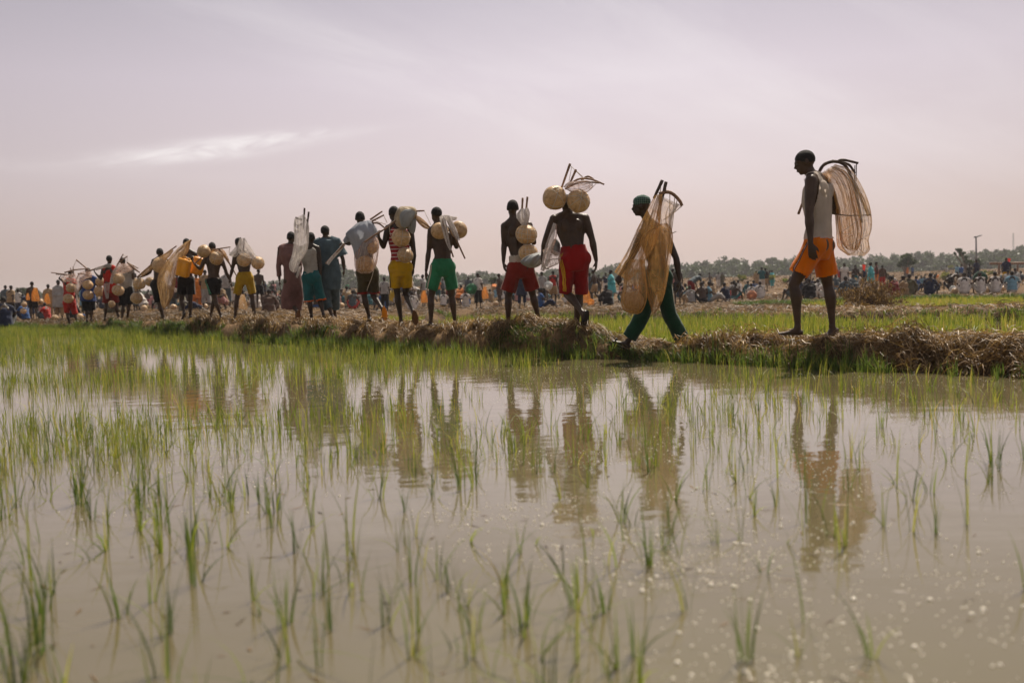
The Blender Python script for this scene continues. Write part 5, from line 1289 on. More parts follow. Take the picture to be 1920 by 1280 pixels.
cloth('netting', [(1056, 350, 1064, 356), (1066, 342, 1076, 362), (1080, 340, 1090, 362), (1094, 338, 1102, 360), (1110, 340, 1112, 350)], d - .05, M['net_pink'], t, b, ratio=0.5, pl=6, amp=0.1, seed=5)
t, b = netthing(1030, 470, d, 'pinkish net bundle hanging from the left arm of the man in crimson shorts', name='net_bundle', cat='net bundle')
cloth('netting', [(1038, 418, 1044, 420), (1030, 440, 1043, 444), (1022, 465, 1036, 470), (1017, 488, 1030, 492), (1014, 507, 1020, 509)], d - 0.18, M['net_pink'], t, b, ratio=0.5, pl=6, amp=0.16, seed=6)
cloth('netting', [(1018, 470, 1024, 504), (1030, 466, 1036, 500), (1044, 472, 1048, 494), (1050, 476, 1051, 484)], d - 0.1, M['net_pink'], t, b, ratio=0.6, pl=5, amp=0.1, seed=7)
t, b = netthing(998, 488, 12.6, 'crumpled grey sack held between the men in brick red and crimson shorts', 'sacks carried along the bank', 'sack', 'sack')
cloth('sack_body', [(1010, 473, 1020, 474), (992, 478, 1022, 478), (981, 484, 1021, 484), (977, 491, 1018, 491), (981, 497, 1012, 498), (992, 502, 1003, 502)], 12.6, M['sack_grey'], t, b, ratio=0.8, pl=7, amp=0.10, noise=0.16, seed=8)
t, b = netthing(1042, 462, 12.2, 'small grey bag tucked behind the left hip of the man in crimson shorts', 'sacks carried along the bank', 'sack', 'sack')
cloth('sack_body', [(1039, 448, 1044, 448), (1034, 456, 1050, 457), (1032, 466, 1051, 468), (1034, 474, 1050, 476), (1040, 479, 1046, 479)], 12.25, M['sack_grey'], t, b, ratio=0.8, pl=7, amp=0.07, seed=9)
# ---- man 4
d = 13.2
gourd(987, 439.5, 20, d, 'upper of the two corded gourds on the back of the man in brick red shorts', 2, (0.15, 0.1, 0))
gourd(990, 474, 18, d, 'lower of the two corded gourds on the back of the man in brick red shorts', 2, (0.2, -0.2, 0.6))
t, b = netthing(983, 400, d, 'white net knotted round two short poles behind the man in brick red shorts')
poles(t, b, [[(980, 371), (979, 400), (983, 425)], [(989, 369), (986, 400), (984, 432)]], d + .05, M['pole'], 0.014)
cloth('netting', [(976, 392, 982, 391), (969, 402, 987, 400), (972, 412, 990, 410), (978, 422, 988, 422), (980, 440, 984, 441)], d - .02, M['net_white'], t, b, ratio=0.6, pl=6, amp=0.15, seed=10)
cloth('netting', [(985, 390, 990, 390), (983, 400, 993, 401), (984, 412, 991, 414), (984, 430, 987, 431)], d - .02, M['net_white'], t, b, ratio=0.6, pl=5, amp=0.15, seed=11)
# ---- man 5
d = 14.2
gourd(824, 433, 15.5, d, 'left gourd of the pair strung across the man in green shorts', 1, (1.2, 0.1, 0.1), 1.05, cord=False)
gourd(860, 431, 16.5, d, 'right gourd of the pair strung across the man in green shorts', 1, (1.2, -0.1, 0.3), 0.95, cord=False)
t, b = netthing(845, 440, d, 'two poles wrapped in white net between the gourds of the man in green shorts')
poles(t, b, [[(828, 410), (838, 445), (850, 482)], [(837, 408), (855, 448), (872, 485)]], d - .15, M['pole'], 0.014)
cloth('netting', [(824, 406, 832, 405), (827, 420, 837, 419), (832, 440, 840, 439), (838, 458, 844, 457), (844, 470, 847, 469)], d - .17, M['net_white'], t, b, ratio=0.8, pl=6, amp=0.12, seed=12)
cloth('netting', [(834, 406, 843, 404), (840, 420, 850, 418), (848, 436, 857, 433), (858, 452, 863, 450)], d - .17, M['net_white'], t, b, ratio=0.8, pl=6, amp=0.12, seed=13)
cloth('netting', [(824, 412, 826, 405), (834, 414, 836, 403), (846, 414, 848, 406), (856, 412, 858, 407)], d - .1, M['net_white'], t, b, ratio=0.8, pl=6, amp=0.2, seed=14)
# ---- man 6
d = 14.65
gourd(752, 446, 17.5, d, 'upper corded gourd on the back of the man in yellow shorts', 3, (0.2, 0.2, 0.3))
gourd(760, 478.5, 15, d - 0.05, 'lower corded gourd on the hip of the man in yellow shorts', 0, (0.2, 0.3, 0))
t, b = netthing(761, 408, d, 'bulging tan and grey plastic sack on the shoulder of the man in yellow shorts', 'sacks carried along the bank', 'sack', 'sack')
cloth('sack_body', [(748, 389, 754, 387), (743, 397, 764, 387), (741, 408, 776, 388), (744, 420, 782, 396), (750, 428, 780, 406), (760, 430, 774, 418)], d, M['sack_tan'], t, b, ratio=0.8, pl=9, amp=0.08, seed=15)
cloth('sack_lining', [(752, 424, 758, 428), (750, 405, 766, 424), (758, 394, 774, 410), (770, 392, 780, 398)], d - .14, M['sack_grey'], t, b, ratio=0.5, pl=7, amp=0.1, seed=16)
cloth('sack_lining', [(766, 414, 780, 410), (764, 424, 780, 424), (768, 434, 778, 434), (772, 438, 776, 438)], d - .05, M['sack_grey'], t, b, ratio=0.7, pl=7, amp=0.1, seed=17)
t, b = netthing(790, 400, d, 'net poles tied with string behind the sack of the man in yellow shorts')
poles(t, b, [[(778, 396), (796, 395)], [(775, 407), (790, 416), (808, 427)], [(683, 454, -.15), (702, 441, -.15), (722, 429, -.1), (742, 414, -.05)]], d, M['pole'], 0.014)
cords([[(796, 396), (808, 422)], [(733, 415), (730, 430), (734, 445)], [(741, 412), (732, 420), (730, 432)]], d - .1, t, b, 0.004)
cloth('netting', [(776, 402, 779, 410), (788, 408, 786, 420), (800, 418, 796, 428), (806, 425, 804, 430)], d, M['net_beige'], t, b, ratio=0.6, pl=5, amp=0.15, seed=18)
# ---- man 7
d = 15.6
gourd(697, 463, 13, d, 'upper gourd in the pinkish net of the man under a pale blue cloth', 3, (0.3, 0.2, 0.5), 0.92)
gourd(684, 495, 16.5, d, 'lower gourd in the pinkish net of the man under a pale blue cloth', 3, (0.1, 0.4, 0.9))
t, b = netthing(684, 455, d, 'pinkish net with gathered poles under the pale blue cloth')
cloth('netting', [(690, 440, 702, 438), (676, 455, 709, 453), (667, 475, 710, 473), (665, 492, 706, 494), (668, 506, 700, 506), (678, 513, 692, 513)], d - .02, M['net_pink'], t, b, ratio=0.95, pl=7, amp=0.05, seed=19)
poles(t, b, [[(694, 412), (717, 396)], [(697, 415), (720, 403)], [(696, 418), (710, 419), (722, 428)], [(611, 494, -.1), (628, 476, -.15), (646, 457, -.2)]], d, M['pole'], 0.015)
cords([[(719, 403), (726, 418)], [(700, 413), (724, 421)], [(700, 508, -.1), (697, 520, -.1), (690, 538, -.1), (688, 545, -.1)]], d, t, b, 0.005)
cloth('netting', [(612, 493, 616, 497), (622, 480, 626, 484), (634, 467, 638, 471), (644, 455, 648, 459)], d - .15, M['net_white'], t, b, ratio=0.9, pl=5, amp=0.12, seed=20)
t, b = netthing(670, 450, d, 'pale blue cloth draped over the back of the man in olive shorts', None, 'shoulder_cloth', 'cloth')
cloth('drape', [(670, 418, 692, 413), (650, 436, 702, 420), (652, 446, 706, 436), (661, 462, 700, 456), (664, 478, 688, 478), (668, 488, 683, 490)], d - .02, M['cloth_blue'], t, b, ratio=0.6, pl=9, amp=0.07, seed=21)
cloth('drape', [(643, 450, 646, 457), (652, 438, 657, 452), (663, 428, 668, 446), (673, 420, 680, 440)], d - .05, M['cloth_blue'], t, b, ratio=0.6, pl=6, amp=0.1, seed=22)
# ---- youth 9
d = 17.6; t, b = netthing(560, 450, d, 'long white net bag with dark poles held up between the kaftan men')
poles(t, b, [[(571, 390), (569, 430)], [(579, 397), (574, 440)], [(554, 408), (566, 412)], [(558, 423), (566, 420)]], d, M['darkpole'], 0.017)
cloth('netting', [(553, 410, 571, 402), (552, 425, 578, 420), (553, 445, 578, 445), (551, 465, 576, 466), (547, 480, 568, 482), (543, 494, 562, 492), (544, 505, 557, 507), (550, 511, 554, 511)], d, M['net_white'], t, b, ratio=0.7, pl=7, amp=0.10, seed=23)
cloth('netting', [(560, 500, 566, 498), (557, 510, 561, 512), (555, 520, 558, 521)], d - .05, M['net_white'], t, b, ratio=0.8, pl=4, amp=0.1, seed=24)
# ---- man 11
d = 20.9
gourd(457.5, 487, 13, d, 'left of the two round gourds behind the man in mustard shorts', 2, (1.2, 0.2, 0.1))
gourd(483.5, 493, 12.2, d, 'right of the two round gourds behind the man in mustard shorts', 2, (1.2, -0.3, 0.5))
t, b = netthing(455, 465, d, 'white net peaked like a hood over the man in mustard shorts')
cloth('netting', [(450, 447, 459, 446), (447, 456, 464, 456), (444, 466, 471, 466), (448, 476, 478, 478), (458, 482, 486, 488)], d, M['net_white'], t, b, ratio=0.8, pl=7, amp=0.10, seed=25)
cloth('netting', [(444, 460, 450, 458), (438, 468, 448, 470), (432, 474, 444, 480), (430, 479, 436, 482)], d - .05, M['net_white'], t, b, ratio=0.7, pl=5, amp=0.15, seed=26)
poles(t, b, [[(451, 445), (449, 470)], [(458, 446), (456, 472)], [(432, 478), (440, 472), (453, 470)]], d + .05, M['darkpole'], 0.016)
# ---- man 12
d = 21.2
gourd(382, 471, 12.3, d, 'left gourd over the shoulder of the man with the mint panel', 1, (0.8, 0.2, 0), cord=False)
gourd(406, 484, 12.8, d, 'right gourd wrapped in net on the back of the man with the mint panel', 3, (0.4, 0.3, 0.2))
t, b = netthing(420, 480, d, 'bent rods and tan net fanning to the right of the man with the mint panel')
poles(t, b, [[(397, 468), (412, 466), (432, 463)], [(410, 467), (422, 480), (433, 498), (445, 520)], [(418, 476), (428, 490), (436, 508)], [(363, 496), (372, 488), (379, 482)]], d, M['pole'], 0.015)
cords([[(431, 464), (430, 474), (437, 480)]], d, t, b, 0.005)
cloth('netting', [(394, 472, 398, 478), (408, 466, 412, 474), (420, 470, 424, 488), (430, 488, 430, 496)], d + .02, M['net_gold'], t, b, ratio=0.5, pl=5, amp=0.15, seed=27)
# ---- jerrycans of man 13
M['jerry'] = mat('yellow_plastic', lambda h: surf(h, h.bsdf(Base_Color=cmul(h, (0.86, 0.36, 0.012), h.ramp(h.noise(3, 4), [(0.3, (0.72, 0.68, 0.65)), (0.7, (1.05, 1.05, 1.0))])), Roughness=0.42, Subsurface_Weight=0.0)))
def jerrycan(px, py, d, w, hgt, dp, rot, label, yaw=0.0):
    c = P(px, py, d); t = empty('jerrycan', c, label, 'jerrycan', 'yellow jerrycans slung on the back'); t.rotation_euler = (0.1, rot, yaw)
    g = G(); g.box((0, 0, -0.02 * hgt), (w, dp, hgt * 0.90)); me = g.mesh('body'); me.materials.append(M['jerry'])
    o = link('body', me, None, t); m = o.modifiers.new('b', 'BEVEL'); m.width = w * 0.16; m.segments = 4
    g = G(); g.tube([(-w * 0.25, 0, hgt * 0.42), (-w * 0.2, 0, hgt * 0.50), (0, 0, hgt * 0.52), (w * 0.12, 0, hgt * 0.50), (w * 0.16, 0, hgt * 0.42)], [0.013] * 5, seg=8); link('handle', g.mesh('handle'), M['jerry'], t)
    g = G(); g.tube([(w * 0.32, 0, hgt * 0.42), (w * 0.32, 0, hgt * 0.50)], [0.03, 0.026], seg=12); link('cap', g.mesh('cap'), M['jerry'], t)
    g = G()
    for sx_ in (-0.22, 0.22): g.box((sx_ * w, -dp * 0.5, -0.02 * hgt), (w * 0.30, 0.012, hgt * 0.60))
    me = g.mesh('side_panel'); o = link('side_panel', me, M['jerry'], t); m = o.modifiers.new('b', 'BEVEL'); m.width = 0.005; m.segments = 2
jerrycan(344.5, 501, 21.6, 0.28, 0.44, 0.17, math.radians(17), 'left yellow jerrycan, fully in view and tilted', -0.2)
jerrycan(371, 498, 21.9, 0.27, 0.43, 0.17, math.radians(16), 'right yellow jerrycan, partly behind the raised hand of the next man', 0.4)
d = 21.8; t, b = netthing(315, 520, d, 'long beige net trailing nearly to the ground left of the jerrycans')
poles(t, b, [[(359, 450), (346, 460), (330, 474)]], d, M['pole'], 0.018)
cloth('netting', [(347, 455, 358, 449), (338, 462, 352, 470), (326, 474, 337, 488), (312, 492, 330, 505), (300, 512, 328, 525), (296, 532, 325, 540), (299, 550, 322, 556), (302, 568, 314, 572), (305, 577, 309, 578)], d, M['net_beige'], t, b, ratio=0.5, pl=9, amp=0.14, seed=28)
# ---- man 14
d = 22.2
gourd(300, 497, 15, d, 'big dark brown gourd on the back of the lean man in black shorts', 1, (1.0, 0.3, 0), cord=False)
gourd(261, 532, 11.5, d, 'grey tan gourd hanging under the outstretched hand of the lean man', 0, (0.4, 0.3, 0.2))
gourd(256, 559, 11, d, 'cloth wrapped gourd, lowest of the string beneath the outstretched hand', 3, (0.4, 0.1, 0.9))
gourd(281, 528, 9, d + .5, 'small gourd between the outstretched arm and the lean man', 1, (0.5, 0.2, 0))
t, b = netthing(295, 490, d, 'long pole wrapped in tan net across the shoulders of the lean man')
poles(t, b, [[(257, 520), (295, 488), (331, 461)], [(240, 493, .5), (262, 511, .5)]], d, M['pole'], 0.018)
cloth('netting', [(262, 514, 266, 518), (280, 498, 286, 504), (298, 482, 304, 492), (314, 472, 318, 480), (322, 466, 325, 470)], d - .02, M['net_beige'], t, b, ratio=0.8, pl=5, amp=0.15, seed=29)
cords([[(259, 520), (261, 560)], [(259, 519), (281, 530)]], d, t, b, 0.006)
# ---- left group
d = 26.0
gourd(221.5, 522, 11.5, d, 'upper bright gourd beside the man in white shirt', 2, (0.3, 0.1, 0)); gourd(221.5, 544, 11, d, 'lower darker gourd beside the man in white shirt', 2, (0.4, 0.3, 0.8))
gourd(209.5, 570, 6.5, d, 'small gourd hanging at the knees of the man in red top', 0, (0.4, 0.3, 0.8)); gourd(186.5, 546, 10, d + 1.3, 'pale gourd behind the man in red top', 0, (0.9, 0.3, 0.8)); gourd(188, 528, 8.5, d + 1.3, 'gourd half hidden beside the raised elbow of the man in red top', 1, (0.9, 0.3, 0.8))
t, b = netthing(230, 500, d, 'crossed poles and pinkish net over the man in white shirt')
poles(t, b, [[(218, 500), (231, 476)], [(224, 492), (239, 480)], [(238, 492), (259, 503)], [(240, 497), (262, 511)]], d, M['pole'], 0.018)
cords([[(231, 478), (239, 482)], [(239, 482), (238, 492)]], d, t, b, 0.006)
cloth('netting', [(222, 494, 240, 494), (216, 502, 247, 503), (212, 510, 246, 508), (210, 516, 232, 512)], d - .05, M['net_pink'], t, b, ratio=0.7, pl=7, amp=0.1, seed=30)
cloth('netting', [(212, 508, 222, 500), (208, 520, 215, 518), (206, 532, 212, 532)], d - .1, M['net_white'], t, b, ratio=0.7, pl=5, amp=0.12, seed=31)
d = 26.5; t, b = netthing(185, 505, d, 'pale wrapped pole held at the shoulder of the man in red top')
poles(t, b, [[(166, 508), (185, 502), (202, 496)]], d - .15, M['pole'], 0.02)
cloth('netting', [(178, 502, 180, 507), (188, 499, 190, 504), (198, 495, 200, 501)], d - .17, M['net_white'], t, b, ratio=0.8, pl=5, amp=0.12, seed=32)
cloth('netting', [(196, 532, 206, 530), (196, 545, 205, 545), (199, 560, 203, 560)], d - .25, M['net_white'], t, b, ratio=0.8, pl=5, amp=0.15, seed=33)
d = 27.2
gourd(164.5, 534, 9.5, d, 'upper gourd on the back of the man in royal blue', 0, (0.3, 0.1, 0.4)); gourd(165, 553, 9.5, d, 'lower gourd on the back of the man in royal blue', 0, (0.3, -0.2, 0.9))
t, b = netthing(155, 510, d, 'long sticks and whitish net over the man in royal blue')
poles(t, b, [[(143, 487), (166, 506)], [(121, 511), (140, 506), (163, 504)], [(146, 513), (158, 514), (172, 520)]], d, M['pole'], 0.02)
cords([[(143, 488), (136, 505)]], d, t, b, 0.006)
cloth('netting', [(152, 510, 168, 506), (146, 518, 172, 518), (142, 530, 158, 524), (140, 545, 148, 545), (141, 553, 145, 553)], d - .05, M['net_pink'], t, b, ratio=0.7, pl=7, amp=0.12, seed=34)
d = 28.0
gourd(133, 539.5, 9, d, 'upper gourd on the back of the youth in bright red', 1, (0.3, 0.1, 0.4)); gourd(128, 559.5, 9, d, 'lower gourd on the back of the youth in bright red', 1, (0.3, -0.2, 0.9))
t, b = netthing(125, 515, d, 'bundle of thin sticks and tan net over the youth in bright red')
poles(t, b, [[(96, 511), (131, 515)], [(105, 514), (126, 516)], [(132, 502), (137, 520)], [(137, 500), (139, 518)]], d, M['pole'], 0.014)
cloth('netting', [(118, 518, 140, 512), (116, 522, 143, 520), (120, 528, 144, 530)], d - .05, M['net_pink'], t, b, ratio=0.7, pl=7, amp=0.12, seed=35)
# ================================================================== the crowd
def LJ(sh, hip, head, neck, elL, wrL, elR, wrR, knL, anL, toL, knR, anR, toR, shw=0.175, hipw=0.09, haL=None, haR=None):
    V_ = lambda t: Vector(t); J = dict(head=V_(head), neck=V_(neck), elL=V_(elL), wrL=V_(wrL), elR=V_(elR), wrR=V_(wrR), knL=V_(knL), anL=V_(anL), toL=V_(toL), knR=V_(knR), anR=V_(anR), toR=V_(toR))
    for s in 'LR': J['ha' + s] = J['wr' + s] + (J['wr' + s] - J['el' + s]).normalized() * 0.1
    sh, hip = V_(sh), V_(hip); r = Vector((1, 0, 0)); J['shL'] = sh - r * shw; J['shR'] = sh + r * shw; J['hipL'] = hip - r * hipw; J['hipR'] = hip + r * hipw; return J
POSES = {
 'standing': LJ((0, 0, 1.40), (0, 0, .92), (0, .02, 1.62), (0, 0, 1.47), (-.23, -.03, 1.14), (-.23, .04, .90), (.23, -.03, 1.14), (.24, .06, .90), (-.10, .02, .50), (-.11, -.02, .08), (-.13, .16, .03), (.10, .03, .50), (.11, 0, .08), (.14, .18, .03)),
 'standing_arm': LJ((0, 0, 1.40), (0, 0, .92), (0.01, .03, 1.62), (0, 0, 1.47), (-.30, .02, 1.22), (-.20, .20, 1.32), (.25, -.03, 1.14), (.20, .14, .98), (-.12, .0, .50), (-.15, -.04, .08), (-.17, .14, .03), (.10, .03, .50), (.10, 0, .08), (.13, .18, .03)),
 'walking': LJ((0, .03, 1.39), (0, 0, .91), (0, .08, 1.61), (0, .04, 1.46), (-.24, .08, 1.14), (-.22, .26, .96), (.24, -.10, 1.14), (.25, -.16, .90), (-.09, .16, .51), (-.09, .10, .10), (-.10, .28, .04), (.09, .03, .50), (.09, -.26, .16), (.10, -.12, .04)),
 'bending': LJ((0, .40, 1.12), (0, 0, .88), (0, .58, 1.22), (0, .47, 1.16), (-.22, .48, .86), (-.15, .52, .62), (.22, .48, .86), (.15, .55, .62), (-.11, .06, .48), (-.12, -.02, .08), (-.13, .16, .03), (.11, .06, .48), (.12, 0, .08), (.14, .18, .03)),
 'seated': LJ((0, .06, .60), (0, 0, .13), (0, .18, .80), (0, .10, .66), (-.27, .20, .42), (-.16, .40, .36), (.27, .20, .42), (.16, .40, .38), (-.22, .34, .44), (-.16, .46, .08), (-.18, .62, .03), (.22, .34, .44), (.16, .46, .08), (.18, .62, .03)),
 'seated_legs_out': LJ((0, -.06, .62), (0, 0, .12), (0, .0, .84), (0, -.05, .69), (-.27, -.12, .38), (-.30, -.22, .14), (.26, .10, .42), (.18, .32, .34), (-.13, .44, .26), (-.15, .82, .07), (-.16, .88, .22), (.15, .42, .36), (.16, .66, .07), (.18, .84, .03)),
 'crosslegged': LJ((0, .02, .60), (0, 0, .12), (0, .09, .81), (0, .03, .67), (-.27, .10, .38), (-.20, .32, .26), (.27, .10, .38), (.18, .32, .28), (-.38, .26, .14), (.06, .34, .07), (.20, .36, .05), (.38, .28, .14), (-.06, .40, .08), (-.2, .44, .05)),
 'squatting': LJ((0, .10, .74), (0, -.10, .28), (0, .22, .95), (0, .15, .81), (-.26, .26, .56), (-.14, .46, .52), (.26, .26, .56), (.14, .46, .50), (-.20, .34, .52), (-.14, .02, .08), (-.17, .20, .03), (.20, .34, .52), (.14, .02, .08), (.17, .20, .03)),
}
PROTO = {}
def proto(pose_, outfit):
    key = (pose_, outfit)
    if key in PROTO: return PROTO[key]
    J = {k: v.copy() if hasattr(v, 'copy') else v for k, v in POSES[pose_].items()}
    R = make_person('x', J, 1.0, 0.021, (0, -0.15), 1.05); o = R['o']; low = pose_ in ('seated', 'seated_legs_out', 'crosslegged', 'squatting')
    tc_ = M['tint_cloth']; parts = []
    if outfit == 'bare': parts = [('b', shorts(R, tc_, 0.8, 0.10, top=0.12, th=0.105, wr=0.004))]
    if outfit == 'tank': parts = [('b', shorts(R, tc_, 0.85, 0.105, top=0.10, th=0.108, wr=0.004)), ('t', shirt(R, tc_, 0.0, 0.014, 0, 0.015, name='vest', wr=0.004))]
    if outfit == 'shirt': parts = [('b', shorts(R, tc_, 1.6, 0.085, top=0.08, th=0.11, knee=0.095, name='trousers', wr=0.006)), ('t', shirt(R, tc_, -0.08, 0.026, 0.7, 0.03, wr=0.010))]
    if outfit == 'robe': parts = [('b', shorts(R, tc_, 1.7, 0.085, top=0.08, th=0.11, knee=0.095, name='trousers', wr=0.006)), ('t', shirt(R, tc_, -0.75 if not low else -0.15, 0.045, 1.7, 0.07, name='robe', wr=0.014, slv_r=0.060))]
    o.location = (0, -40, -20)
    PROTO[key] = (o, parts); return PROTO[key]
PAL = {'white': (0.74, 0.70, 0.66), 'pale grey': (0.42, 0.41, 0.40), 'black': (0.014, 0.013, 0.015), 'navy': (0.018, 0.026, 0.065), 'blue': (0.03, 0.10, 0.30), 'light blue': (0.22, 0.42, 0.55), 'turquoise': (0.10, 0.52, 0.58),
       'red': (0.50, 0.03, 0.02), 'dark red': (0.22, 0.02, 0.02), 'orange': (0.78, 0.24, 0.04), 'pink': (0.58, 0.28, 0.27), 'green': (0.04, 0.20, 0.10), 'tan': (0.42, 0.29, 0.16), 'olive': (0.12, 0.11, 0.06), 'yellow': (0.66, 0.42, 0.03), 'brown': (0.12, 0.07, 0.05), 'teal': (0.03, 0.14, 0.16), 'slate': (0.09, 0.12, 0.14)}
used = set()
def place(px, d, pose_, outfit, rot, top, bot, s=1.0, label=None, dz=0.0):
    o, parts = proto(pose_, outfit)
    c = o.copy(); COL.objects.link(c); x = Xof(px, d)
    c.location = (x, d, gz(x, d) + dz); c.rotation_euler = (0, 0, math.radians(rot)); c.scale = (s, s, s)
    bset = {p.name: k for k, p in parts}
    for ch in o.children:
        q = ch.copy(); COL.objects.link(q); q.parent = c
        k = bset.get(ch.name)
        if k == 't': q.color = (*PAL[top], 1)
        if k == 'b': q.color = (*PAL[bot], 1)
    for kk in ('label', 'category', 'group', 'kind'):
        if kk in c: del c[kk]
    c['category'] = 'person'; c['group'] = 'crowd gathered on the far ground'
    if label: c['label'] = label
    return c
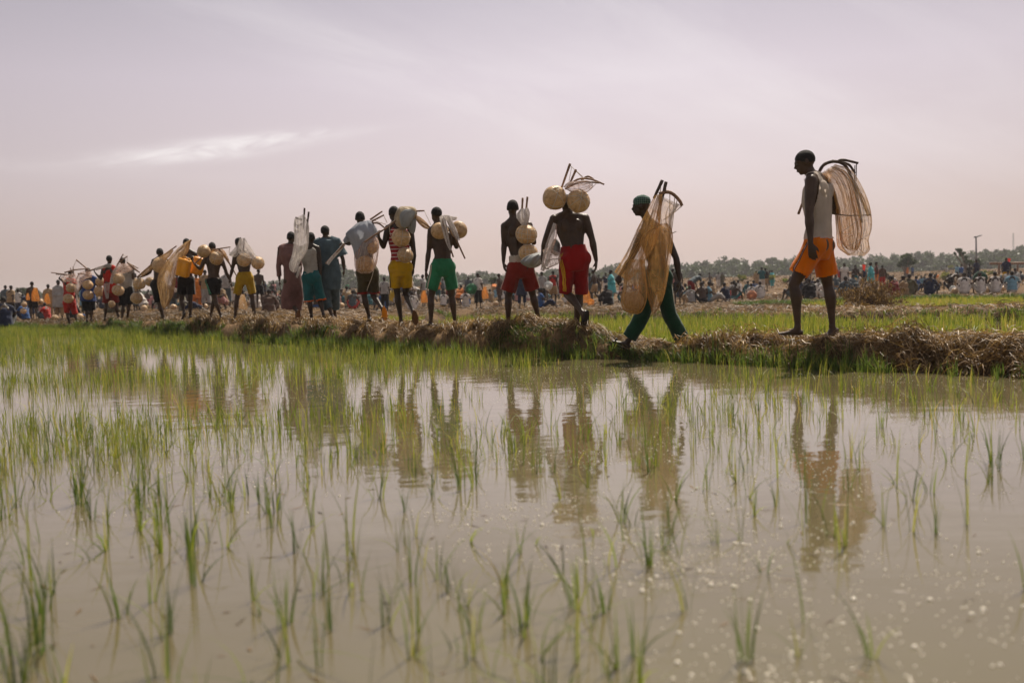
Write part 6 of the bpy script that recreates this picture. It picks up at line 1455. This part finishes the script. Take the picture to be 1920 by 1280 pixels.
# --- those the photograph shows clearly (px, distance, pose, outfit, heading, top, bottom, scale, label)
for a_ in [
 (1147, 47, 'standing_arm', 'robe', 75, 'turquoise', 'turquoise', .95, 'standing person in a bright turquoise robe and trousers beyond the paddy'),
 (896, 48, 'standing', 'shirt', -30, 'white', 'black', .98, 'person in pale shirt and black shorts carrying a green bag and an orange net'),
 (937, 50, 'standing', 'bare', 60, 'black', 'brown', .96, 'dark bare-chested person standing left of the brick red shorts'),
 (1037, 48, 'standing', 'tank', -25, 'red', 'tan', .98, 'person in orange red sleeveless top standing with a white bag'),
 (1118, 50, 'walking', 'bare', 60, 'black', 'tan', 1.0, 'person with pale wrap skirt and outstretched arm beside an orange net'),
 (1044, 44, 'seated_legs_out', 'shirt', -80, 'blue', 'navy', .95, 'person in royal blue shirt seated below the white bag carrier'),
 (1131, 46, 'seated', 'robe', 20, 'black', 'black', 1.05, 'person shrouded in black crouching left of the turquoise robe'),
 (1295, 48, 'bending', 'shirt', -60, 'slate', 'dark red', 1.0, 'person in slate blue shirt stooping right of the hanging hand'),
 (1262, 46, 'standing', 'tank', 20, 'pink', 'yellow', .92, 'person in pink vest and yellow shorts standing behind the hanging hand'),
 (1270, 44, 'standing', 'bare', 0, 'black', 'black', .95, 'dark bare-backed person standing beside the pink vest'),
 (1310, 44, 'seated', 'bare', 10, 'black', 'black', 1.05, 'broad bare-backed person seated below the slate blue shirt'),
 (1287, 44, 'seated', 'shirt', 20, 'pale grey', 'tan', .9, 'small person in pale top seated left of the broad bare back'),
 (1324, 50, 'seated', 'bare', -60, 'black', 'black', .95, 'bare-chested person seated sideways right of the broad bare back'),
 (1362, 44, 'seated_legs_out', 'shirt', -95, 'light blue', 'pale grey', 1.0, 'person in light blue reclining on one arm at the edge of the crowd'),
 (1350, 47, 'seated', 'shirt', 30, 'navy', 'white', 1.0, 'person in navy seated just left of the reclining person'),
 (1370, 49, 'seated', 'tank', 20, 'pale grey', 'red', 1.05, 'upright person in pale vest seated above the reclining person'),
 (1386, 48, 'seated', 'bare', -50, 'black', 'teal', .95, 'bare-backed person leaning over knees right of the pale vest'),
 (1400, 60, 'seated', 'shirt', 0, 'teal', 'teal', 1.0, 'person in teal seated left of the bright blue one'),
 (1409, 58, 'seated', 'shirt', 10, 'blue', 'blue', 1.0, 'person in bright blue seated before the standing group'),
 (1406, 50, 'seated', 'shirt', 0, 'white', 'white', .85, 'small person in white seated between bright blue and reclining persons'),
 (1424, 50, 'seated', 'shirt', -10, 'white', 'white', .95, 'person in white seated right before the orange cloth pile'),
 (1418, 95, 'standing', 'robe', 0, 'tan', 'tan', 1.0, 'distant person in tan robe, leftmost of the standing group'),
 (1428, 72, 'standing_arm', 'shirt', 0, 'teal', 'white', 1.05, 'person in dark top and white trousers with raised elbow on the rise'),
 (1436, 73, 'standing', 'tank', 20, 'black', 'tan', 1.0, 'dark person beside the white trousers on the rise'),
 (1448, 95, 'standing', 'robe', 30, 'turquoise', 'turquoise', 1.0, 'distant person in light turquoise robe, right end of standing group'),
 (1444, 97, 'standing', 'shirt', 0, 'slate', 'black', 1.0, 'distant person in slate clothes beside the light turquoise robe'),
 (1333, 98, 'walking', 'bare', 60, 'black', 'black', 1.0, 'distant lone person stepping across the field above the seated crowd'),
 (1347, 105, 'standing', 'shirt', 0, 'pale grey', 'white', 1.0, 'distant pale person, left of two standing in the field'),
 (1354, 105, 'standing', 'shirt', 0, 'olive', 'olive', 1.0, 'distant olive person, right of two standing in the field'),
 (1470, 45, 'seated', 'bare', 50, 'black', 'slate', 1.15, 'large bare-chested person seated with arm on knee left of orange shorts'),
 (1513, 45, 'seated', 'robe', 0, 'black', 'black', 1.05, 'person in black seated between the legs of the man in orange shorts'),
 (1527, 50, 'seated', 'shirt', 15, 'white', 'white', 1.0, 'person in white shirt seated behind the black one between the orange legs'),
 (1540, 46, 'seated', 'shirt', 10, 'white', 'white', .95, 'person in white seated against the right leg of orange shorts'),
 (1582, 45, 'seated', 'shirt', -5, 'slate', 'slate', 1.1, 'broad person in grey seated just right of the orange shorts man'),
 (1583, 58, 'standing', 'shirt', 180, 'white', 'white', 1.0, 'person in white facing the camera behind the broad grey back'),
 (1604, 62, 'standing', 'bare', 0, 'black', 'teal', .95, 'dark person standing left of the dry brush pile'),
 (1663, 46, 'seated', 'robe', 25, 'dark red', 'dark red', 1.05, 'person in dark red, leftmost seated right of the brush pile'),
 (1684, 46, 'seated', 'robe', 25, 'tan', 'tan', 1.05, 'person wrapped in tan cloth seated beside the dark red one'),
 (1708, 46, 'seated', 'robe', -35, 'olive', 'olive', 1.1, 'person in olive patterned robe seated left of the dark navy one'),
 (1722, 54, 'seated', 'shirt', -45, 'blue', 'navy', 1.0, 'person in blue seated behind the olive patterned robe'),
 (1749, 46, 'seated', 'shirt', -40, 'navy', 'navy', 1.15, 'person in dark navy shirt hunched over knees'),
 (1775, 60, 'seated', 'bare', 0, 'black', 'black', 1.0, 'bare-backed person seated behind and right of the dark navy one'),
 (1782, 52, 'bending', 'bare', -70, 'black', 'black', .75, 'bare person crouched over a white bundle'),
 (1808, 46, 'seated', 'shirt', -25, 'white', 'white', 1.1, 'person in white shirt, leftmost of the three broad white backs'),
 (1833, 46, 'seated', 'tank', -10, 'white', 'white', 1.1, 'person in white vest with dark arms, middle of three white backs'),
 (1864, 46, 'seated', 'tank', -20, 'white', 'white', 1.12, 'person in white vest, third broad white back from left'),
 (1897, 46, 'seated', 'shirt', -25, 'light blue', 'white', 1.1, 'person in pale blue shirt, rightmost broad back'),
 (1831, 66, 'standing', 'shirt', 20, 'navy', 'black', 1.05, 'person in navy standing beneath the lamp pole'),
 (1887, 62, 'standing', 'shirt', -20, 'navy', 'yellow', 1.05, 'person in navy top and yellow trousers standing under the red flag'),
 (1795, 118, 'standing', 'robe', 0, 'light blue', 'light blue', 1.0, 'distant person in pale blue robe left of the lamp pole'),
 (1803, 118, 'standing', 'robe', 0, 'white', 'white', 1.0, 'distant person in white robe beside the pale blue one'),
 (1620, 80, 'standing', 'shirt', 0, 'navy', 'black', .9, 'dark person under the left red flag'),
 (1701, 150, 'standing', 'robe', 0, 'orange', 'orange', 1.0, 'tiny distant person in orange beside the lone round tree'),
 (1711, 150, 'standing', 'shirt', 0, 'blue', 'navy', 1.0, 'tiny distant person in blue beside the lone round tree'),
 (5, 31, 'seated', 'shirt', 30, 'navy', 'black', 1.15, 'big person in dark navy seated on the bank at the left edge'),
 (11, 56, 'standing', 'robe', 0, 'slate', 'slate', 1.05, 'standing person in a grey green robe at the far left'),
 (33, 57, 'standing_arm', 'shirt', -10, 'white', 'navy', .95, 'standing person in pale shirt and navy shorts at the far left'),
 (34, 45, 'seated', 'shirt', 60, 'blue', 'navy', 1.0, 'person in dark blue bent over, seated below the pale shirt'),
 (62, 42, 'walking', 'bare', 30, 'orange', 'black', .98, 'lean person in black shorts walking under an orange net'),
 (91, 50, 'standing', 'robe', 0, 'tan', 'tan', 1.0, 'person in orange tan wrap standing left of the grey kaftan'),
 (76, 44, 'seated', 'shirt', 60, 'red', 'slate', .9, 'small person in red seated right of the orange net carrier'),
 (110, 42, 'standing', 'robe', -8, 'pale grey', 'tan', 1.0, 'man in pale grey kaftan and grey cap beside the youth in red'),
 (425, 48, 'standing', 'shirt', 0, 'pale grey', 'slate', 1.05, 'person in grey shirt standing right of the mint panel shorts'),
 (386, 44, 'standing', 'shirt', 10, 'tan', 'pale grey', 1.0, 'person in tan top and pale trousers behind the black shorts'),
 (369, 44, 'standing', 'robe', 10, 'orange', 'orange', .95, 'person in orange wrap between the jerrycan carrier and mint panel'),
 (486, 44, 'standing', 'bare', -10, 'black', 'black', 1.0, 'dark thin person standing right of the mustard shorts'),
 (508, 38, 'seated', 'robe', 0, 'brown', 'brown', 1.05, 'person in brown crouched left of the maroon kaftan hem'),
 (721, 42, 'standing', 'shirt', 0, 'pale grey', 'black', .85, 'person in grey shirt between the olive and yellow shorts'),
 (773, 44, 'seated', 'shirt', 0, 'white', 'white', .95, 'person in white seated right of the yellow shorts'),
 (663, 46, 'seated', 'tank', 0, 'slate', 'red', 1.0, 'person with a red cap seated between kaftan and olive shorts'),
 (1016, 50, 'standing', 'shirt', 0, 'pale grey', 'black', 1.0, 'person in pale shirt standing between brick red and crimson shorts'),
 (978, 47, 'standing', 'robe', 0, 'navy', 'navy', 1.0, 'person in a navy robe glimpsed between the brick red shorts legs'),
]:
    px, dd, po, ou, rt, tp, bt, s, lab = a_
    place(px, dd, po, ou, rt, tp, bt, s, lab)
# --- the rest of the crowd
REG = [(120, 'at the far left'), (200, 'behind the youth in red'), (270, 'behind the man in white shirt'), (330, 'behind the lean man with the pole'), (380, 'behind the jerrycan carrier'), (440, 'left of the mustard shorts'),
       (520, 'right of the mustard shorts'), (575, 'behind the maroon kaftan'), (640, 'behind the slate kaftan'), (700, 'left of the olive shorts leg'), (745, 'left of the yellow shorts'), (800, 'between yellow and green shorts'), (860, 'behind the green shorts'),
       (950, 'left of the brick red shorts'), (1030, 'behind the brick red shorts'), (1090, 'behind the crimson shorts'), (1170, 'right of the crimson shorts'), (1290, 'behind the golden net'), (1380, 'right of the long green trousers'), (1480, 'left of the orange shorts'), (1570, 'behind the orange shorts'),
       (1650, 'behind the dry brush pile'), (1740, 'near the lone round tree'), (1830, 'left of the lamp pole'), (2000, 'right of the lamp pole')]
rs = random.Random(21); crowd = []
for x0, x1, n, d0, d1, ps in [(0, 120, 12, 46, 75, .7), (120, 440, 40, 40, 75, .7), (440, 560, 20, 44, 85, .75), (560, 740, 36, 44, 85, .85), (740, 900, 26, 46, 90, .7), (900, 1280, 40, 50, 90, .6), (1280, 1420, 6, 56, 70, .9), (1480, 1660, 20, 52, 80, .75), (1660, 1940, 12, 54, 72, .85)]:
    for i in range(n):
        px = x0 + (x1 - x0) * (i + rs.random()) / n; dd = rs.uniform(d0, d1)
        po = rs.choice(['seated', 'seated', 'crosslegged', 'squatting', 'seated_legs_out']) if rs.random() < ps else rs.choice(['standing', 'standing', 'standing_arm', 'walking', 'bending'])
        ou = rs.choices(['shirt', 'robe', 'tank', 'bare'], [5, 2, 2, 2])[0]
        tp = rs.choices(list(PAL), [7, 3, 3, 4, 2, 2, .5, 1.5, 1, 2, 2, 1, 3, 1, .6, 2, 1, 2])[0]; bt = rs.choices(list(PAL), [3, 3, 4, 3, 1, 1, .2, .5, .7, .5, .3, .6, 3, 2, .3, 2, 1, 2])[0]
        crowd.append((px, dd, po, ou, rs.choice([0, 0, 10, -15, 30, -40, 70, -80, 160]) + rs.uniform(-8, 8), tp, bt, rs.uniform(.88, 1.06)))
crowd.sort(); cnt = {}; tot = {}
PN = {'standing_arm': 'standing', 'seated_legs_out': 'lounging', 'crosslegged': 'cross-legged'}
def key(c):
    reg = [r for m, r in REG if c[0] < m][0]; po = PN.get(c[2], c[2])
    gm = {'bare': 'bare-backed person in %s shorts' % c[6], 'tank': 'person in %s vest' % c[5], 'shirt': 'person in %s shirt' % c[5], 'robe': 'person in %s robe' % c[5]}[c[3]]
    return '%s %s %s' % (po, gm, reg)
for c in crowd: tot[key(c)] = tot.get(key(c), 0) + 1
for c in crowd:
    k = key(c); cnt[k] = cnt.get(k, 0) + 1
    lab = k if tot[k] == 1 else k + ', ' + ('left one' if cnt[k] == 1 else ('right one' if cnt[k] == tot[k] else 'middle one'))
    place(*c, label=lab)
# --- beyond them, the farthest heads, too many and too small to tell apart
g = G(); rs2 = random.Random(5); cols = []
for i in range(170):
    px = rs2.uniform(-20, 1280) if i < 130 else rs2.uniform(1480, 1930); dd = rs2.uniform(82, 125); x = Xof(px, dd); J = {k: v.copy() if hasattr(v, 'copy') else v for k, v in POSES[rs2.choice(['seated', 'seated', 'standing', 'seated_legs_out'])].items()}
    n0 = g.n; T_ = Matrix.Translation((x, dd, gz(x, dd))) @ Matrix.Rotation(rs2.uniform(0, 6.28), 4, 'Z')
    for k, v in list(J.items()):
        if isinstance(v, Vector): J[k] = T_ @ v
    he = J['head']; g.ball(he, (0.085, 0.095, 0.12), seg=8, rings=6); g.tube([J['shL'].lerp(J['shR'], .5), he], [.06, .05], seg=6)
    for s in 'LR':
        g.tube([J['el' + s], J['wr' + s]], [.04, .03], seg=6); g.tube([J['kn' + s], J['an' + s]], [.05, .035], seg=6)
    cols += [(0.03, 0.02, 0.014)] * (g.n - n0); n1 = g.n
    pts, rad, sd_, fwd = torso_rings(J, 1.0, 1.0, 0.03); g.tube(pts, rad, sd_, 10)
    for s in 'LR': g.tube([J['sh' + s], J['el' + s]], [.07, .06], seg=6)
    cc = rs2.choices(list(PAL.values()), [8, 3, 4, 4, 2, 2, .5, 1.5, 1, 2, 2, 1, 2, 1, .6, 2, 1, 2])[0]; cols += [cc] * (g.n - n1); n2 = g.n
    for s in 'LR': g.tube([J['hip' + s], J['kn' + s]], [.11, .08], seg=7)
    cols += [rs2.choice([(0.3, 0.25, 0.2), (0.02, 0.02, 0.03), (0.1, 0.1, 0.12)])] * (g.n - n2)
me = g.mesh('distant_crowd'); ca = me.color_attributes.new('dye', 'FLOAT_COLOR', 'POINT'); ca.data.foreach_set('color', np.hstack([np.array(cols), np.ones((len(cols), 1))]).astype(np.float32).ravel())
def f(h):
    a_ = h.n('ShaderNodeAttribute', attribute_name='dye'); surf(h, h.bsdf(Base_Color=a_.outputs['Color'], Roughness=0.9))
M['dyed'] = mat('dyed_clothes', f)
props(link('distant_crowd', me, M['dyed']), 'tiny farthest people of the crowd, merging into one mass below the tree line', 'crowd', kind='stuff')
for o, parts in PROTO.values():
    for ch in list(o.children): bpy.data.objects.remove(ch)
    bpy.data.objects.remove(o)
# --- things lying or carried among them
def item(kind, name, px, py, d, rp, label, mt, cat, group=None):
    b = P(px, py, d); o_ = rp
    rows = {'bag': [(px - rp * .3, py - rp, px + rp * .3, py - rp), (px - rp, py - rp * .3, px + rp, py - rp * .4), (px - rp * 1.05, py + rp * .4, px + rp, py + rp * .3), (px - rp * .6, py + rp, px + rp * .6, py + rp)],
            'drape': [(px - rp * .3, py - rp * 1.6, px + rp * .4, py - rp * 1.6), (px - rp * .7, py - rp * .6, px + rp * .6, py - rp * .6), (px - rp * .8, py + rp * .5, px + rp * .9, py + rp * .5), (px - rp * .7, py + rp * 1.6, px + rp * 1.0, py + rp * 1.6)]}[kind]
    V, F = bagloft(rows, d, 0.6, 6, 0.08, 28, 0.08, 4, seed=int(px)); me = quadmesh(name, V - np.array(b), F, None, True)
    return props(link(name, me, mt, None, b), label, cat, group)
M['sack_green'] = m_cloth('green_plastic_sack', (0.05, 0.24, 0.12), rough=0.5, trans=0.35); M['sack_white'] = m_cloth('white_plastic_sack', (0.66, 0.68, 0.68), rough=0.5, trans=0.3); M['red_cloth'] = m_cloth('red_flag_cloth', (0.75, 0.05, 0.03), trans=0.35)
item('bag', 'sack', 884, 541, 47.8, 10, 'translucent green plastic bag carried left of the brick red shorts', M['sack_green'], 'bag')
item('drape', 'fishing_net', 909, 549, 47.8, 7, 'bright orange net hanging beside the green plastic bag', M['net_orange'], 'fishing net')
item('bag', 'sack', 1028, 535, 47.6, 8, 'white plastic bag carried by the person in orange red vest', M['sack_white'], 'bag')
item('drape', 'fishing_net', 1097, 550, 46.5, 11, 'tall orange net hanging right of the crimson shorts', M['net_orange'], 'fishing net')
item('bag', 'sack', 1108, 566, 46, 6, 'orange net heap on the straw below the tall orange net', M['net_orange'], 'fishing net')
item('drape', 'fishing_net', 455, 566, 40, 9, 'tan net hanging between the legs of the mustard shorts', M['net_beige'], 'fishing net')
item('drape', 'fishing_net', 795, 556, 47, 7, 'orange net hanging left of the green shorts', M['net_orange'], 'fishing net')
item('drape', 'fishing_net', 66, 552, 41.6, 8, 'orange net over the shoulders of the lean walker at far left', M['net_orange'], 'fishing net')
item('drape', 'fishing_net', 52, 556, 41.6, 4, 'orange net trailing left of the lean walker at far left', M['net_orange'], 'fishing net')
item('drape', 'fishing_net', 88, 560, 49.5, 6, 'tan orange net left of the grey kaftan', M['net_orange'], 'fishing net')
item('bag', 'sack', 1787, 541, 50, 6, 'white bundle on the ground right of the dark navy shirt', M['sack_white'], 'bundle')
item('bag', 'cloth_heap', 1410, 553, 46, 9, 'orange pink cloth heap right of the reclining person', cl('heap_cloth', (0.55, 0.25, 0.14)), 'cloth heap')
item('bag', 'tent_cloth', 1838, 521, 56, 13, 'dark green humped cloth above the middle white back', dkgreen, 'cloth')
item('bag', 'wrap_bundle', 1657, 515, 70, 7, 'dark bundle at the crest of the dry brush pile', olive, 'bundle')
gourd(45, 571, 5.2, 41.6, 'upper gourd hanging left of the orange net walker', 0, (.3, .2, 0)); gourd(44, 583, 5.6, 41.6, 'lower gourd hanging left of the orange net walker', 2, (.3, .4, 0)); gourd(76, 566, 5.5, 42.2, 'gourd hanging right of the orange net walker', 3, (.3, .4, 0))
cg = 'gourds lying among the crowd'
for i, (px, dd) in enumerate([(505, 60), (528, 66), (590, 52), (640, 50), (668, 55), (705, 48), (765, 52), (845, 50), (865, 56), (930, 52), (1012, 47), (1068, 49), (1176, 50), (1212, 48), (1290, 46), (1390, 50), (1452, 52), (1560, 48), (1590, 50), (1680, 47), (1735, 50), (1790, 46), (1850, 48), (1880, 50), (385, 46), (325, 44), (270, 42), (150, 40), (103, 40), (20, 42)]):
    x = Xof(px, dd); z = gz(x, dd) + 0.13; py = yh(px) + (HC - z) / dd * FPX
    gourd(px, py, 0.15 * FPX / dd, dd, 'pale gourd on the ground ' + [r for m, r in REG if px < m][0] + (', nearer one' if i % 2 else ''), i % 4, (i, i * 2, i), group=cg)
# --- flags, lamp pole, mast, rail
M['steel'] = mat('grey_steel', lambda h: surf(h, h.bsdf(Base_Color=(0.16, 0.16, 0.16), Roughness=0.5, Metallic=0.6)))
def flag(px, ytop, ybase, d, label):
    a, b = P(px, ytop, d), P(px, ybase, d); t = empty('flag', b, label, 'flag', 'red flags over the crowd')
    g = G(); g.tube([b, a], [0.03, 0.025], seg=7); link('flag_pole', g.mesh('flag_pole', b), M['pole'], t)
    V = []; F = []; w_ = 7.0 * d / FPX; h_ = 10.0 * d / FPX
    for i in range(9):
        for j in range(7): u, v = i / 8, j / 6; V.append((a.x - b.x + u * w_ * (1 - .3 * v), 0.10 * math.sin(u * 7 + v * 2), a.z - b.z - v * h_ - 0.12 * u))
    for i in range(8):
        for j in range(6): F.append([i * 7 + j, i * 7 + j + 1, (i + 1) * 7 + j + 1, (i + 1) * 7 + j])
    g = G(); g.add(V, F); link('flag_cloth', g.mesh('flag_cloth'), M['red_cloth'], t)
flag(1617, 495, 528, 78, 'small red flag above the crowd just right of the big net')
flag(1889, 483, 530, 70, 'red flag above the crowd near the right edge')
d = 125; b = P(1831, 511, d); t = empty('lamp_pole', b, 'tall thin pole with a short slanted arm on top behind the crowd', 'lamp pole')
g = G(); g.tube([b, P(1830, 444, d)], [0.14, 0.09], seg=8); link('post', g.mesh('post', b), M['steel'], t)
g = G(); g.tube([P(1826, 445, d), P(1832, 443.5, d), P(1839, 441.5, d)], [0.07, 0.10, 0.06], seg=8); g.box(P(1837, 442, d), (0.5, 0.3, 0.08), Matrix.Rotation(-0.25, 3, 'Y')); link('arm', g.mesh('arm', b), M['steel'], t)
d = 640; b = P(1900, 500, d); t = empty('radio_mast', b, 'faint distant mast on the horizon near the right edge', 'mast')
g = G()
for sx_ in (-1, 1): g.tube([b + Vector((sx_ * .6, 0, 0)), P(1900, 437, d) + Vector((sx_ * .25, 0, 0))], [0.14, 0.12], seg=6)
link('legs', g.mesh('legs', b), M['steel'], t); g = G(); h_ = P(1900, 437, d).z - b.z
for i in range(16): z0, z1 = h_ * i / 16, h_ * (i + 1) / 16; s_ = 1 if i % 2 else -1; g.tube([b + Vector((s_ * .5, 0, z0)), b + Vector((-s_ * .5, 0, z1))], [0.07, 0.07], seg=5)
link('bracing', g.mesh('bracing', b), M['steel'], t)
def rail(px0, px1, py, ybase, d, label, n=3):
    b = P((px0 + px1) / 2, ybase, d); t = empty('pole_rail', b, label, 'rail')
    g = G(); g.tube([P(px0, py, d), P((px0 + px1) / 2, py - 0.6, d), P(px1, py + 0.4, d)], [0.10, 0.11, 0.09], seg=8); link('rail_pole', g.mesh('rail_pole', b), M['pole'], t)
    for i in range(n):
        q = px0 + (px1 - px0) * (i + .5) / n; g = G(); g.tube([P(q, ybase + 3, d), P(q, py - .3, d)], [0.09, 0.08], seg=7); link('post', g.mesh('post', b), M['pole'], t)
rail(1856, 1960, 494, 512, 84, 'long horizontal wooden rail at the right edge behind the crowd'); rail(1500, 1618, 512, 522, 80, 'long horizontal wooden rail behind the legs of the man in orange shorts')
# --- dry brush
def brush(px, d, ytop, wpx, n, label, seed, lean=0.0, leafy=0.35, thick=0.006):
    rs = np.random.default_rng(seed); x = Xof(px, d); z0 = gz(x, d); top = P(px, ytop, d).z; H_ = top - z0; w_ = wpx * d / FPX
    t = empty('dry_brush', (x, d, z0), label, 'brush'); g = G(); lv = []
    for i in range(n):
        a = rs.uniform(0, 6.28); r = rs.uniform(0, 1) ** .7; b0 = Vector((rs.normal(0, w_ * .25), rs.normal(0, w_ * .2), -.03)); hh = H_ * rs.uniform(.4, 1.05) * (1 - .5 * r)
        e = b0 + Vector((math.cos(a) * r * w_ + lean * hh, math.sin(a) * r * w_ * .7, hh)); m_ = b0.lerp(e, .5) + Vector((rs.normal(0, .05), rs.normal(0, .05), hh * .22)); pts = catmull([b0, m_, e], 4)
        g.tube(pts, [thick * (1 - .8 * k / (len(pts) - 1)) for k in range(len(pts))], seg=4, cap=False)
        for k in range(4):
            p = pts[int(rs.integers(2, len(pts)))]; q = p + Vector((rs.normal(0, .5), rs.normal(0, .4), rs.uniform(-.1, .6))) * (w_ * .22); g.tube([p, q], [thick * .4, thick * .15], seg=3, cap=False)
            for u in np.linspace(0.2, 1, 5): lv.append(tuple(p.lerp(q, float(u))))
    link('twigs', g.mesh('twigs'), M['twig'], t)
    lv = np.array(lv); lv = lv[rs.random(len(lv)) < leafy * 2]; lv = np.repeat(lv, 3, 0) + rs.normal(0, .02, (len(lv) * 3, 3)); k = len(lv)
    V, F, tt = blades(lv, rs.uniform(.03, .08, k), rs.uniform(.1, 1, k), rs.uniform(0, 6.28, k), np.full(k, thick * 1.6), 2, np.clip(rs.normal(.5, .25, k), 0, 1)); link('dry_leaves', quadmesh('dry_leaves', V, F, tt), M['straw'], t)
M['twig'] = mat('dry_twig', lambda h: surf(h, h.bsdf(Base_Color=(0.20, 0.125, 0.065), Roughness=0.9)))
brush(1632, 27, 516, 62, 170, 'big heap of dry feathery brush right of the man in orange shorts', 1, thick=0.012)
brush(1600, 24, 555, 36, 60, 'dry brush sprawling down the paddy edge right of the orange shorts', 5, thick=0.010)
brush(1618, 12.2, 575, 70, 42, 'thin bare twigs sprouting from the bank right of the orange shorts', 2, thick=0.005, leafy=.12)
brush(1715, 11.5, 582, 75, 34, 'arching dry stems above the bank between twigs and right edge', 3, thick=0.005, leafy=.1)
brush(1850, 10.8, 598, 60, 26, 'sparse dry stems on the bank at the right edge', 4, thick=0.005, leafy=.1)
brush(1372, 12.0, 588, 26, 9, 'few thin dry stalks on the bank left of the orange shorts', 6, thick=0.004, leafy=.1)
# ================================================================== haze
def f(h):
    v = h.n('ShaderNodeVolumePrincipled'); v.inputs['Color'].default_value = (0.93, 0.90, 0.92, 1); v.inputs['Density'].default_value = 0.0004; v.inputs['Anisotropy'].default_value = 0.2
    h.l(v.outputs[0], h.out.inputs['Volume'])
M['haze'] = mat('haze', f)
g = G(); g.box((0, 685, 6.0), (1900, 1450, 16.0))
props(link('haze', g.mesh('haze', smooth=False), M['haze']), kind='stuff')
bpy.context.view_layer.update()
